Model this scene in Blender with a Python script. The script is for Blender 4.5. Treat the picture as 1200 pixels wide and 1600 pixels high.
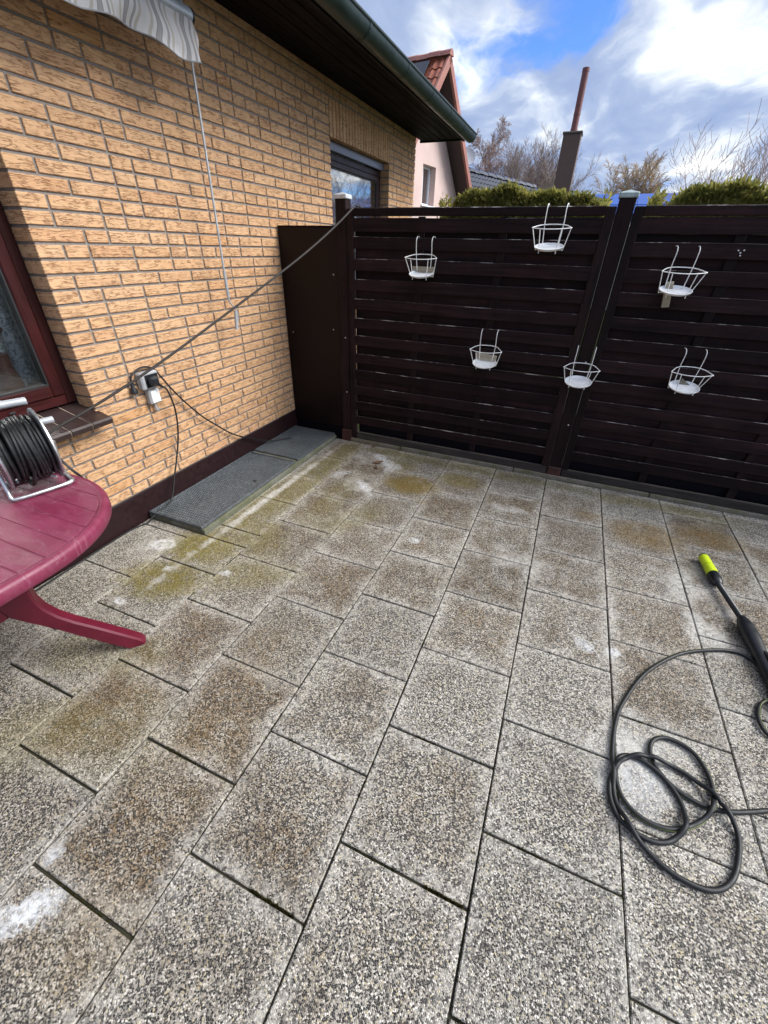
import bpy, math, random
from mathutils import Vector, Matrix
random.seed(7)
R_ = math.radians
for o in list(bpy.data.objects): bpy.data.objects.remove(o)
scene = bpy.context.scene
COL = scene.collection

# ------------------------------------------------------------------ camera
CAM_H = 1.5305
RX = (0.92188, 0.38607, 0.02184); 
ya, pi_, ro = R_(-21.93961), R_(32.74398), R_(1.46921)
def cam_axes():
    m0 = Matrix(((1,0,0),(0,0,-1),(0,1,0)))
    rz = Matrix(((math.cos(ya),-math.sin(ya),0),(math.sin(ya),math.cos(ya),0),(0,0,1)))
    rx = Matrix(((1,0,0),(0,math.cos(pi_),-math.sin(pi_)),(0,math.sin(pi_),math.cos(pi_))))
    rr = Matrix(((math.cos(ro),-math.sin(ro),0),(math.sin(ro),math.cos(ro),0),(0,0,1)))
    return rr @ rx @ m0 @ rz
CR = cam_axes()
cd = bpy.data.cameras.new('camera'); cam = bpy.data.objects.new('camera', cd); COL.objects.link(cam)
cd.sensor_fit = 'HORIZONTAL'; cd.sensor_width = 36.0; cd.lens = 640.3465/1200*36
cd.clip_start = 0.02; cd.clip_end = 3000
mw = Matrix((CR[0], -CR[1], -CR[2])).transposed().to_4x4(); mw.translation = (0,0,CAM_H)
cam.matrix_world = mw
scene.camera = cam
def proj(p):
    v = CR @ (Vector(p) - Vector((0,0,CAM_H)))
    if v.z < .05: return None
    return 600+640.35*v.x/v.z, 800+640.35*v.y/v.z

# ------------------------------------------------------------------ light
SUN_AZ, SUN_EL = R_(72), R_(42)
SUN_STRENGTH, SUN_ANGLE = 2.05, R_(30)
SKY_STRENGTH = 0.09
EXPOSURE = 1.2
scene.view_settings.view_transform = 'Standard'; scene.view_settings.look = 'None'
scene.view_settings.exposure = EXPOSURE; scene.view_settings.gamma = 1.0
scene.view_settings.use_curve_mapping = False
sdir = Vector((math.sin(SUN_AZ)*math.cos(SUN_EL), math.cos(SUN_AZ)*math.cos(SUN_EL), math.sin(SUN_EL)))
sl = bpy.data.lights.new('sun', 'SUN'); sl.energy = SUN_STRENGTH; sl.angle = SUN_ANGLE; sl.color = (1.0, .975, .935)
so = bpy.data.objects.new('sun', sl); COL.objects.link(so)
so.rotation_euler = (-sdir).to_track_quat('-Z', 'Y').to_euler(); so.location = (0,0,30)

class NT:
    """small helper for node trees"""
    def __init__(s, tree): s.t = tree; tree.nodes.clear()
    def n(s, typ, **kw):
        nd = s.t.nodes.new(typ)
        for k, v in kw.items(): setattr(nd, k, v)
        return nd
    def link(s, a, b): s.t.links.new(a, b)
    def setin(s, sock, v):
        if hasattr(v, 'is_output') or isinstance(v, bpy.types.NodeSocket): s.link(v, sock)
        else: sock.default_value = v
    def math(s, op, a, b=None, c=None, clamp=False):
        nd = s.n('ShaderNodeMath', operation=op, use_clamp=clamp)
        for i, v in enumerate((a, b, c)):
            if v is not None: s.setin(nd.inputs[i], v)
        return nd.outputs[0]
    def vmath(s, op, a, b=None):
        nd = s.n('ShaderNodeVectorMath', operation=op)
        for i, v in enumerate((a, b)):
            if v is not None: s.setin(nd.inputs[i], v)
        return nd.outputs['Value'] if op in ('LENGTH','DOT_PRODUCT') else nd.outputs[0]
    def noise(s, vec, scale, detail=3, rough=.55, dist=0., dim='3D', w=None):
        nd = s.n('ShaderNodeTexNoise'); nd.noise_dimensions = dim
        if vec is not None: s.link(vec, nd.inputs['Vector'])
        nd.inputs['Scale'].default_value = scale; nd.inputs['Detail'].default_value = detail
        nd.inputs['Roughness'].default_value = rough; nd.inputs['Distortion'].default_value = dist
        if w is not None: nd.inputs['W'].default_value = w
        return nd
    def ramp(s, fac, stops, interp='LINEAR'):
        nd = s.n('ShaderNodeValToRGB'); cr = nd.color_ramp; cr.interpolation = interp
        while len(cr.elements) < len(stops): cr.elements.new(.5)
        for e, (p, c) in zip(cr.elements, stops):
            e.position = p; e.color = (*c, 1) if len(c) == 3 else c
        s.link(fac, nd.inputs[0]); return nd.outputs[0]
    def mapr(s, v, a, b, c=0., d=1., smooth=False):
        nd = s.n('ShaderNodeMapRange'); nd.interpolation_type = 'SMOOTHSTEP' if smooth else 'LINEAR'
        s.setin(nd.inputs[0], v)
        for i, x in enumerate((a,b,c,d)): nd.inputs[i+1].default_value = x
        return nd.outputs[0]
    def mix(s, fac, a, b, mode='MIX'):
        nd = s.n('ShaderNodeMix', data_type='RGBA', blend_type=mode)
        s.setin(nd.inputs[0], fac)
        for i, v in ((6,a),(7,b)):
            if isinstance(v, tuple): v = (*v, 1) if len(v) == 3 else v
            s.setin(nd.inputs[i], v)
        return nd.outputs[2]
    def mapping(s, vec, loc=(0,0,0), rot=(0,0,0), scale=(1,1,1), typ='POINT'):
        nd = s.n('ShaderNodeMapping', vector_type=typ); s.link(vec, nd.inputs[0])
        nd.inputs[1].default_value = loc; nd.inputs[2].default_value = rot; nd.inputs[3].default_value = scale
        return nd.outputs[0]
    def sep(s, vec): 
        nd = s.n('ShaderNodeSeparateXYZ'); s.link(vec, nd.inputs[0]); return nd.outputs
    def comb(s, x, y, z):
        nd = s.n('ShaderNodeCombineXYZ')
        for i, v in enumerate((x,y,z)): s.setin(nd.inputs[i], v)
        return nd.outputs[0]
    def bump(s, h, strength=.5, dist=.01, normal=None):
        nd = s.n('ShaderNodeBump'); s.link(h, nd.inputs['Height'])
        nd.inputs['Strength'].default_value = strength; nd.inputs['Distance'].default_value = dist
        if normal: s.link(normal, nd.inputs['Normal'])
        return nd.outputs[0]

# ------------------------------------------------------------------ world: daylight sky with broken cloud
world = bpy.data.worlds.new('World'); scene.world = world; world.use_nodes = True
w = NT(world.node_tree)
sky = w.n('ShaderNodeTexSky', sky_type='NISHITA'); sky.sun_disc = False
sky.sun_elevation = SUN_EL; sky.sun_rotation = SUN_AZ
sky.air_density = 1.0; sky.dust_density = .6; sky.ozone_density = 1.6
tc = w.n('ShaderNodeTexCoord'); dirv = w.vmath('NORMALIZE', tc.outputs['Generated'])
dx, dy, dz = w.sep(dirv)
den = w.math('ADD', w.math('MAXIMUM', dz, 0.0), .16)
cx, cy = w.math('DIVIDE', dx, den), w.math('DIVIDE', dy, den)
cp = w.comb(cx, cy, 0.0)
cp = w.mapping(cp, rot=(0,0,R_(28)), scale=(1.0, .62, 1))
warp = w.noise(cp, 1.6, 3, .5).outputs['Color']
cpw = w.vmath('ADD', cp, w.vmath('SCALE', w.vmath('SUBTRACT', warp, (.5,.5,.5)), None))
cpw.node.inputs[1].links[0].from_node.inputs['Scale'].default_value = .55
CL_OFF = (-4.2, 6.6, 0)
cpo = w.vmath('ADD', cpw, CL_OFF)
cover_n = w.noise(cpo, 1.15, 7, .58).outputs['Fac']
cover = w.mapr(cover_n, .365, .475, 0, 1, True)
shade_n = w.noise(w.vmath('ADD', cpw, (21.0, -2.2, 0)), 1.7, 6, .55).outputs['Fac']
sund = w.vmath('DOT_PRODUCT', dirv, tuple(sdir))
toward = w.mapr(sund, -.2, .95, 0, 1)
lum = w.mapr(w.math('ADD', shade_n, w.math('MULTIPLY', w.math('POWER', toward, 2.0), .30)), .42, .76, 0, 1, True)
cloud = w.ramp(lum, [(0,(1.75,2.25,3.5)), (.35,(2.3,2.8,3.9)), (.62,(3.6,4.0,4.7)), (.85,(5.6,5.8,6.0)), (1,(9.5,9.6,9.6))])
skyc = w.mix(1.0, sky.outputs[0], (.42,.64,1.10), 'MULTIPLY')
mixed = w.mix(w.math('MULTIPLY', cover, .96), skyc, cloud)
bg = w.n('ShaderNodeBackground'); w.link(mixed, bg.inputs[0]); bg.inputs[1].default_value = SKY_STRENGTH
wo = w.n('ShaderNodeOutputWorld'); w.link(bg.outputs[0], wo.inputs[0])

# ------------------------------------------------------------------ materials
def new_mat(name):
    m = bpy.data.materials.new(name); m.use_nodes = True
    t = NT(m.node_tree)
    b = t.n('ShaderNodeBsdfPrincipled'); out = t.n('ShaderNodeOutputMaterial'); t.link(b.outputs[0], out.inputs[0])
    geo = t.n('ShaderNodeNewGeometry'); t.geo = geo; t.P = geo.outputs['Position']; t.b = b; t.out = out
    return m, t
def simple(name, color, rough=.6, metal=0., var=.12, nscale=30, bump=.0, spec=.5, bdist=.004):
    m, t = new_mat(name)
    n = t.noise(t.P, nscale, 4, .6).outputs['Fac']
    c0 = tuple(max(0, c*(1-var*1.6)) for c in color); c1 = tuple(min(1, c*(1+var*1.2)) for c in color)
    t.link(t.ramp(n, [(.3,c0),(.7,c1)]), t.b.inputs['Base Color'])
    t.link(t.mapr(n, .3, .7, max(.03,rough-.08), min(1,rough+.1)), t.b.inputs['Roughness'])
    t.b.inputs['Metallic'].default_value = metal; t.b.inputs['Specular IOR Level'].default_value = spec
    if bump: t.link(t.bump(n, bump, bdist), t.b.inputs['Normal'])
    return m

def mat_slab():
    m, t = new_mat('exposed_aggregate_concrete')
    P = t.P
    # aggregate chips
    wob = t.vmath('ADD', P, t.vmath('SCALE', t.vmath('SUBTRACT', t.noise(P, 60, 2).outputs['Color'], (.5,.5,.5))))
    wob.node.inputs[1].links[0].from_node.inputs['Scale'].default_value = .004
    def vor(scale, feat):
        v = t.n('ShaderNodeTexVoronoi', feature=feat); t.link(wob, v.inputs['Vector']); v.inputs['Scale'].default_value = scale
        return v
    v1 = vor(225, 'F1'); e1 = vor(225, 'DISTANCE_TO_EDGE')
    r1 = t.sep(v1.outputs['Color'])[0]
    chip = t.ramp(r1, [(0,(.010,.0098,.010)), (.26,(.022,.021,.021)), (.38,(.075,.07,.064)), (.46,(.24,.23,.205)), (.58,(.42,.405,.37)), (.80,(.70,.685,.65)), (.94,(.50,.45,.31))], 'CONSTANT')
    v2 = vor(430, 'F1'); r2 = t.sep(v2.outputs['Color'])[1]
    fines = t.ramp(r2, [(0,(.07,.067,.062)), (.25,(.22,.212,.197)), (.6,(.37,.36,.335)), (.85,(.55,.54,.51))], 'CONSTANT')
    edge = t.mapr(e1.outputs['Distance'], .035, .12, 1, 0)
    col = t.mix(edge, chip, fines)
    oi = t.n('ShaderNodeObjectInfo')
    orand = oi.outputs['Random']
    tco = t.n('ShaderNodeTexCoord'); ox, oy, oz = t.sep(tco.outputs['Object'])
    big = t.noise(P, 2.3, 4, .6).outputs['Fac']; med = t.noise(P, 9, 5, .62).outputs['Fac']; fin = t.noise(P, 45, 4, .65).outputs['Fac']
    # brown film of dirt, heavier away from slab edges
    att = t.n('ShaderNodeAttribute'); att.attribute_type = 'OBJECT'; att.attribute_name = 'dirt'
    dirt = att.outputs['Fac']
    at2 = t.n('ShaderNodeAttribute'); at2.attribute_type = 'OBJECT'; at2.attribute_name = 'half_x'
    at3 = t.n('ShaderNodeAttribute'); at3.attribute_type = 'OBJECT'; at3.attribute_name = 'half_y'
    ex = t.math('SUBTRACT', at2.outputs['Fac'], t.math('ABSOLUTE', ox)); ey = t.math('SUBTRACT', at3.outputs['Fac'], t.math('ABSOLUTE', oy))
    ed = t.math('ADD', t.math('MINIMUM', ex, ey), t.math('MULTIPLY', t.math('SUBTRACT', med, .5), .11))
    inner = t.mapr(ed, -.01, .07, 0, 1, True)
    film = t.math('MULTIPLY', t.math('MULTIPLY', t.mapr(inner, 0, 1, .45, 1), dirt), t.mapr(t.math('ADD', med, t.math('MULTIPLY', big, 1.3)), .86, 1.28, .05, 1.25), clamp=True)
    film = t.math('MULTIPLY', film, t.mapr(fin, .36, .60, .35, 1.0))
    col = t.mix(film, col, t.mix(1.0, col, (.48,.365,.245), 'MULTIPLY'))
    # pale scrubbed edges
    pale = t.math('MULTIPLY', t.math('SUBTRACT', 1.0, inner), t.mapr(fin, .44, .60, 0, .55), clamp=True)
    col = t.mix(pale, col, (.62,.61,.58))
    blot = t.noise(P, 3.7, 5, .62, .6, w=None).outputs['Fac']
    col = t.mix(t.mapr(blot, .50, .66, 0, .55, True), col, t.mix(1.0, col, (.70,.68,.67), 'MULTIPLY'))
    # general tone per slab
    col = t.mix(1.0, col, (.975,.945,.90), 'MULTIPLY')
    tone = t.mapr(orand, 0, 1, .80, 1.03)
    tn = t.n('ShaderNodeHueSaturation'); t.link(col, tn.inputs['Color']); t.link(tone, tn.inputs['Value']); col = tn.outputs[0]
    ragged = t.math('ADD', t.math('MULTIPLY', t.math('SUBTRACT', med, .5), 1.5), t.math('MULTIPLY', t.math('SUBTRACT', fin, .5), 1.1))
    def blobs(lst, lo=.55, hi=1.05, rag=1.0):
        ragg = t.math('MULTIPLY', ragged, rag)
        acc = None
        for (x, y, rx, ry, rot, k) in lst:
            d = t.vmath('LENGTH', t.mapping(P, (x,y,0), (0,0,R_(rot)), (rx,ry,1e3), 'TEXTURE'))
            v = t.math('MULTIPLY', t.mapr(t.math('ADD', d, ragg), lo, hi, 1, 0, True), k)
            acc = v if acc is None else t.math('MAXIMUM', acc, v)
        return acc
    brk = t.mapr(med, .36, .54, .55, 1.0)
    moss = t.math('MULTIPLY', blobs(MOSS, .58, 1.35, 1.4), brk)
    col = t.mix(t.math('MULTIPLY', moss, t.mapr(fin, .34, .52, .45, 1.0)), col, t.mix(.5, t.mix(1.0, col, (.62,.53,.12), 'MULTIPLY'), (.17,.145,.028)))
    och = t.math('MULTIPLY', blobs(OCHRE, .58, 1.35, 1.4), brk)
    col = t.mix(t.math('MULTIPLY', och, t.mapr(fin, .35, .6, .4, .9)), col, t.mix(.5, t.mix(1.0, col, (.7,.46,.16), 'MULTIPLY'), (.20,.13,.03)))
    scr = t.math('MULTIPLY', blobs(SCRUB, .4, 1.2, 1.5), t.mapr(blot, .36, .58, .35, 1.0))
    col = t.mix(t.math('MULTIPLY', scr, t.mapr(fin, .36, .58, .25, .85)), col, (.70,.69,.66))
    wht = t.math('MULTIPLY', blobs(WHITE, .60, 1.02, 2.0), t.mapr(med, .36, .54, .35, 1.0))
    col = t.mix(t.math('MULTIPLY', wht, t.mapr(fin, .34, .60, .15, .9)), col, (.80,.83,.87))
    t.link(col, t.b.inputs['Base Color'])
    t.link(t.mapr(med, .3, .7, .62, .85), t.b.inputs['Roughness'])
    hgt = t.math('ADD', t.math('MULTIPLY', t.mapr(e1.outputs['Distance'], 0, .25), .8), t.math('MULTIPLY', fin, .5))
    t.link(t.bump(hgt, .55, .003), t.b.inputs['Normal'])
    return m
#        x     y      rx    ry  rot  strength      (metres on the patio)
MOSS = [(-1.35,1.30,.30,.12,25,.55), (-1.05,2.05,.30,.12,60,.45), (-1.30,2.25,.12,.35,0,.5), (-1.45,.30,.25,.14,30,.45), (.9,3.1,.6,.07,0,.6), (-1.05,2.95,.16,.14,0,.6), (-1.62,2.35,.13,.95,-2,.75), (-.5,3.12,.9,.09,0,.6), (-1.75,1.9,.07,.5,0,.7), (-1.65,.62,.2,.12,35,.4), (-1.74,1.40,.24,.17,20,1.0), (-1.72,1.10,.23,.15,15,1.0), (-1.50,1.62,.16,.20,10,.7), (-.86,2.66,.19,.14,10,1.0), (-.53,2.89,.17,.12,5,.75),
        (-1.68,1.75,.10,.20,0,.8), (-1.66,2.15,.10,.22,0,.75), (-1.67,2.6,.09,.22,0,.75), (-1.38,1.55,.13,.16,30,.45), (-1.60,3.05,.13,.12,0,.7),
        (-1.25,1.95,.2,.16,0,.35), (-1.15,3.13,.30,.07,0,.7), (.60,3.08,.16,.08,0,.6), (-1.45,.66,.16,.10,35,.4), (-.20,3.1,.25,.07,0,.4), (1.2,3.05,.2,.08,0,.45), (-1.2,.40,.2,.18,20,.25)]
OCHRE = [(.77,2.66,.22,.16,0,1.0), (1.14,2.80,.21,.13,0,1.0), (-.85,2.66,.2,.15,0,.9), (.42,2.76,.10,.06,0,.6), (-.82,2.62,.18,.10,0,.55), (-.50,2.85,.15,.09,0,.5), (-.55,1.95,.06,.05,0,.4),
         (-.70,2.45,.05,.03,0,.6), (-1.30,.45,.20,.20,30,.30), (-.88,.45,.2,.2,30,.30), (-.93,.92,.15,.15,20,.30), (-.80,0.0,.15,.12,20,.35)]
SCRUB = [(-1.715,2.15,.034,1.0,-1.5,.85), (-1.81,2.3,.030,.9,0,.6), (.90,2.22,.13,.20,25,.55), (.95,1.86,.12,.16,30,.6), (.60,1.06,.20,.17,10,.9), (.05,2.05,.25,.10,-8,.35),
         (-1.21,2.49,.18,.10,-25,.6), (-1.25,2.92,.22,.13,-20,.6), (-2.0,1.30,.16,.15,20,.5), (-.1,2.62,.12,.05,0,.5), (.5,1.75,.06,.3,0,.35), (1.05,2.3,.1,.3,10,.4)]
WHITE = [(-1.97,1.32,.10,.075,20,.85), (-1.17,2.48,.12,.045,-45,.8), (-1.16,2.93,.12,.055,-45,.75), (-1.00,-.045,.105,.050,48,1.0), (-1.22,2.98,.16,.05,-40,.8), (-1.10,2.86,.07,.10,-40,.6), (.41,1.54,.055,.035,-30,.75), (.525,1.555,.04,.035,0,.7),
         (-.587,1.98,.036,.03,0,.9), (-1.45,1.27,.05,.035,0,.7), (-1.79,.88,.05,.025,0,.8), (-1.05,.07,.035,.035,0,.55), (-1.77,1.17,.03,.03,0,.7), (.58,.99,.10,.16,0,.35), (-1.42,2.60,.05,.12,-40,.5)]
M = {}
M['slab'] = mat_slab()
def mat_brick(name='rustic_yellow_brick'):
    m, t = new_mat(name)
    px, py, pz = t.sep(t.P)
    u = t.math('ADD', py, t.math('MULTIPLY', px, 1.0))
    oi = t.n('ShaderNodeObjectInfo'); isl = t.geo.outputs['Random Per Island']
    rnd = t.math('FRACT', t.math('ADD', t.math('MULTIPLY', oi.outputs['Random'], 3.7), t.math('MULTIPLY', isl, 5.3)))
    q = t.comb(t.math('MULTIPLY', u, 11), t.math('MULTIPLY', rnd, 40), t.math('MULTIPLY', pz, 74))
    nz = t.noise(q, 1.0, 2.0, .45, .35).outputs['Fac']
    ridge = t.math('ABSOLUTE', t.math('SUBTRACT', nz, .5))
    q2 = t.comb(t.math('MULTIPLY', u, 17), t.math('MULTIPLY', rnd, 21), t.math('MULTIPLY', pz, 118))
    nz2 = t.noise(q2, 1.0, 1.5, .45, .4).outputs['Fac']
    ridge2 = t.math('ABSOLUTE', t.math('SUBTRACT', nz2, .56))
    gate = t.mapr(t.noise(t.P, 30, 3).outputs['Fac'], .36, .56, 0, 1)
    line = t.math('MAXIMUM', t.mapr(ridge, .012, .04, 1, 0, True), t.math('MULTIPLY', t.mapr(ridge2, .006, .03, .9, 0, True), .8))
    line = t.math('MULTIPLY', line, gate)
    base = t.ramp(rnd, [(0,(.60,.365,.20)), (.3,(.63,.395,.225)), (.5,(.605,.37,.21)), (.72,(.645,.415,.245)), (.88,(.615,.37,.205)), (.95,(.58,.34,.19)), (1,(.60,.345,.17))])
    soft = t.noise(t.P, 22, 4, .6).outputs['Fac']
    base = t.mix(t.mapr(soft, .3, .7, 0, .5), base, t.mix(1.0, base, (.80,.70,.60), 'MULTIPLY'))
    base = t.mix(t.mapr(nz, .5, .72, 0, .35), base, (.70,.45,.24))
    col = t.mix(t.math('MULTIPLY', line, .70), base, (.24,.11,.05))
    t.link(col, t.b.inputs['Base Color']); t.b.inputs['Roughness'].default_value = .85; t.b.inputs['Specular IOR Level'].default_value = .25
    h = t.math('SUBTRACT', t.math('MULTIPLY', nz, .8), t.math('MULTIPLY', line, .7))
    t.link(t.bump(h, .7, .006), t.b.inputs['Normal'])
    return m
M['brick'] = mat_brick()
M['mortar'] = simple('grey_mortar', (.23,.205,.185), .95, 0, .14, 60, .5)
M['plinth'] = simple('dark_brown_plinth_paint', (.0165,.0052,.0065), .55, 0, .15, 25, .1, .3)
def mat_wood(name, dark, light, axis=0, rough=.62, scale=1., wear_glint=0., worn_glint_col=(.20,.18,.17), spec=.32):
    m, t = new_mat(name)
    sc = [42*scale]*3; sc[axis] = 2.0*scale
    oi = t.n('ShaderNodeObjectInfo'); off = t.math('MULTIPLY', oi.outputs['Random'], 30)
    q = t.vmath('ADD', t.mapping(t.P, scale=tuple(sc)), t.comb(off, off, off))
    g = t.noise(q, 1.0, 5, .62, .6).outputs['Fac']
    blot = t.noise(t.P, 7, 4, .6).outputs['Fac']
    col = t.ramp(t.math('ADD', t.math('MULTIPLY', g, .7), t.math('MULTIPLY', blot, .3)), [(.34,dark),(.52,tuple(.45*a+.55*b for a,b in zip(dark,light))),(.66,light)])
    tone = t.mapr(oi.outputs['Random'], 0, 1, .6, 1.55)
    hs = t.n('ShaderNodeHueSaturation'); t.link(col, hs.inputs['Color']); t.link(tone, hs.inputs['Value']); col = hs.outputs[0]
    if wear_glint:  # upward faces painted paler: worn wood plus the highlights along top edges
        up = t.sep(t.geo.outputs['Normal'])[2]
        top_glint = t.math('MULTIPLY', t.mapr(up, .3, .8), t.mapr(t.noise(t.mapping(t.P, scale=(7,30,30)), 1.0, 5, .7).outputs['Fac'], .53, .64, .05, wear_glint))
        col = t.mix(top_glint, col, worn_glint_col)
    t.link(col, t.b.inputs['Base Color']); t.link(t.mapr(g, .3, .7, rough-.12, rough+.15), t.b.inputs['Roughness'])
    t.b.inputs['Specular IOR Level'].default_value = spec
    t.link(t.bump(g, .45, .004), t.b.inputs['Normal'])
    return m
M['slat'] = mat_wood('dark_brown_stained_slat', (.0034,.0017,.0019), (.0250,.0118,.0125), 0, .7, spec=.14, wear_glint=1.0, worn_glint_col=(.42,.39,.37))
M['slatv'] = mat_wood('dark_brown_stained_post', (.0038,.0019,.0020), (.0190,.0088,.0090), 2, .7, spec=.16)
M['kick'] = mat_wood('weathered_kick_board', (.012,.010,.009), (.046,.038,.034), 0, .8)
M['board'] = simple('smooth_dark_brown_panel', (.0065,.0022,.0026), .45, 0, .25, 5, .04, .22)
M['soffit'] = mat_wood('dark_soffit_board', (.0022,.0013,.0022), (.0060,.0034,.0046), 1, .7, spec=.08)
M['fascia'] = simple('dark_fascia', (.0035,.0032,.006), .6, 0, .15, spec=.12)
M['gutter'] = simple('dark_green_grey_gutter', (.020,.037,.036), .42, .2, .22, 9, .05)
M['winframe'] = mat_wood('mahogany_window_frame', (.016,.0030,.0034), (.040,.0062,.0062), 2, .4, spec=.25)
M['winframe_h'] = mat_wood('mahogany_window_rail', (.016,.0030,.0034), (.040,.0062,.0062), 1, .4, spec=.25)
M['winframe2'] = simple('dark_brown_window_frame', (.022,.009,.012), .45, 0, .15, spec=.25)
M['blind'] = simple('grey_blind_box', (.13,.14,.19), .35, 0, .1)
M['seal'] = simple('black_rubber_seal', (.012,.012,.013), .6)
M['silltile'] = simple('dark_brown_sill_tile', (.034,.021,.020), .33, 0, .12, 14, .05)
M['grout'] = simple('pale_grout', (.40,.33,.27), .9, 0, .1)
def mat_glass():
    m, t = new_mat('window_glass')
    t.t.nodes.remove(t.b)
    gl = t.n('ShaderNodeBsdfGlossy'); gl.inputs['Roughness'].default_value = .01
    tr = t.n('ShaderNodeBsdfTransparent'); tr.inputs[0].default_value = (.95,.97,.97,1)
    lw = t.n('ShaderNodeLayerWeight'); lw.inputs[0].default_value = .5
    mx = t.n('ShaderNodeMixShader'); t.link(t.math('ADD', t.math('MULTIPLY', t.math('POWER', lw.outputs['Facing'], 2.0), .75), .17, clamp=True), mx.inputs[0])
    t.link(tr.outputs[0], mx.inputs[1]); t.link(gl.outputs[0], mx.inputs[2]); t.link(mx.outputs[0], t.out.inputs[0])
    return m
M['glass'] = mat_glass()
M['room'] = simple('pale_room_wall', (.70,.74,.72), .9, 0, .05)
M['lace'] = None
def mat_lace():
    m, t = new_mat('blue_grey_lace')
    n = t.noise(t.P, 28, 4, .7, 1.5).outputs['Fac']
    v = t.n('ShaderNodeTexVoronoi', feature='DISTANCE_TO_EDGE'); t.link(t.P, v.inputs['Vector']); v.inputs['Scale'].default_value = 26
    a = t.math('MAXIMUM', t.mapr(n, .46, .54), t.mapr(v.outputs['Distance'], .03, .08, 1, 0))
    t.link(t.ramp(a, [(0,(.48,.56,.62)),(1,(.80,.84,.86))]), t.b.inputs['Base Color']); t.b.inputs['Roughness'].default_value = .9
    tr = t.n('ShaderNodeBsdfTransparent'); mx = t.n('ShaderNodeMixShader')
    t.link(t.mapr(a, 0, 1, .45, .95), mx.inputs[0]); t.link(tr.outputs[0], mx.inputs[1]); t.link(t.b.outputs[0], mx.inputs[2]); t.link(mx.outputs[0], t.out.inputs[0])
    return m
M['lace'] = mat_lace()
M['plum'] = simple('wine_red_plastic', (.110,.0055,.020), .36, 0, .16, 6, .06)
def mat_tabletop():
    m, t = new_mat('wine_red_plastic_top')
    n = t.noise(t.P, 7, 5, .6).outputs['Fac']; f = t.noise(t.mapping(t.P, scale=(14,60,20)), 1, 5, .7).outputs['Fac']
    scr = t.mapr(t.math('ABSOLUTE', t.math('SUBTRACT', t.noise(t.mapping(t.P, rot=(0,0,.5), scale=(3,9,3)), 1.6, 2, .4, 1.5).outputs['Fac'], .5)), .002, .008, .5, 0)
    col = t.ramp(n, [(.3,(.135,.011,.036)), (.7,(.20,.026,.068))])
    col = t.mix(t.mapr(f, .45, .75, 0, .22), col, (.33,.12,.18))
    col = t.mix(t.math('MULTIPLY', scr, .35), col, (.45,.24,.30))
    t.link(col, t.b.inputs['Base Color']); t.link(t.mapr(f, .3, .7, .38, .58), t.b.inputs['Roughness'])
    t.link(t.bump(f, .12, .002), t.b.inputs['Normal'])
    return m
M['plumtop'] = mat_tabletop()
M['galv'] = simple('galvanised_steel', (.55,.57,.58), .36, .85, .18, 35, .06)
M['alu'] = simple('grey_painted_tube', (.42,.45,.48), .4, .3, .12, 25)
M['rubber'] = simple('black_rubber_cable', (.0085,.0090,.0105), .45, 0, .25, 60, .05)
M['rubber2'] = simple('dark_grey_hose_rubber', (.0045,.0055,.0078), .55, 0, .2, 50, .05)
M['blackpl'] = simple('black_plastic', (.012,.014,.018), .38, 0, .15, 40, .03)
M['lime'] = simple('lime_green_plastic', (.62,.80,.03), .38, 0, .05, 30)
M['stripe'] = simple('olive_green_stripe', (.22,.28,.05), .5)
M['greypl'] = simple('grey_socket_plastic', (.36,.37,.38), .45, 0, .06, 40)
M['greycable'] = simple('brown_grey_cable', (.017,.0125,.0110), .65, 0, .15, 60)
M['white'] = simple('white_coated_wire', (.86,.86,.84), .35, 0, .05, 60)
M['saucer'] = simple('white_saucer', (.86,.87,.87), .4, 0, .05, 20)
M['scrap'] = mat_wood('weathered_scrap_wood', (.16,.14,.10), (.34,.30,.23), 0, .85)
M['capzinc'] = simple('verdigris_zinc_cap', (.36,.43,.42), .5, .3, .15, 30, .1)
M['capwhite'] = simple('pale_zinc_cap', (.62,.64,.66), .45, .3, .12, 30, .1)
def mat_concrete(name, col, moss, amt):
    m, t = new_mat(name)
    n = t.noise(t.P, 9, 5, .65).outputs['Fac']; f = t.noise(t.P, 120, 3, .6).outputs['Fac']
    c = t.ramp(f, [(.3,tuple(x*.7 for x in col)), (.7,tuple(min(1,x*1.25) for x in col))])
    c = t.mix(t.mapr(n, .38, .62, 0, amt), c, moss)
    t.link(c, t.b.inputs['Base Color']); t.b.inputs['Roughness'].default_value = .9
    t.link(t.bump(f, .4, .003), t.b.inputs['Normal']); return m
M['edging'] = mat_concrete('mossy_edging_concrete', (.20,.18,.15), (.11,.10,.035), .75)
M['curb'] = mat_concrete('greenish_curb_concrete', (.17,.17,.14), (.085,.090,.04), .8)
M['joint'] = mat_concrete('dark_joint_soil', (.020,.017,.013), (.035,.036,.012), .6)
def mat_lid():
    m, t = new_mat('slate_grey_lid')
    n = t.noise(t.P, 6, 5, .65).outputs['Fac']; f = t.noise(t.P, 70, 4, .7).outputs['Fac']
    c = t.ramp(n, [(.3,(.034,.043,.051)), (.7,(.066,.079,.090))])
    c = t.mix(t.mapr(f, .48, .66, 0, .5), c, (.19,.20,.205))
    t.link(c, t.b.inputs['Base Color']); t.link(t.mapr(f, .3, .7, .45, .7), t.b.inputs['Roughness'])
    t.link(t.bump(f, .3, .003), t.b.inputs['Normal']); return m
M['lid'] = mat_lid()
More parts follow.
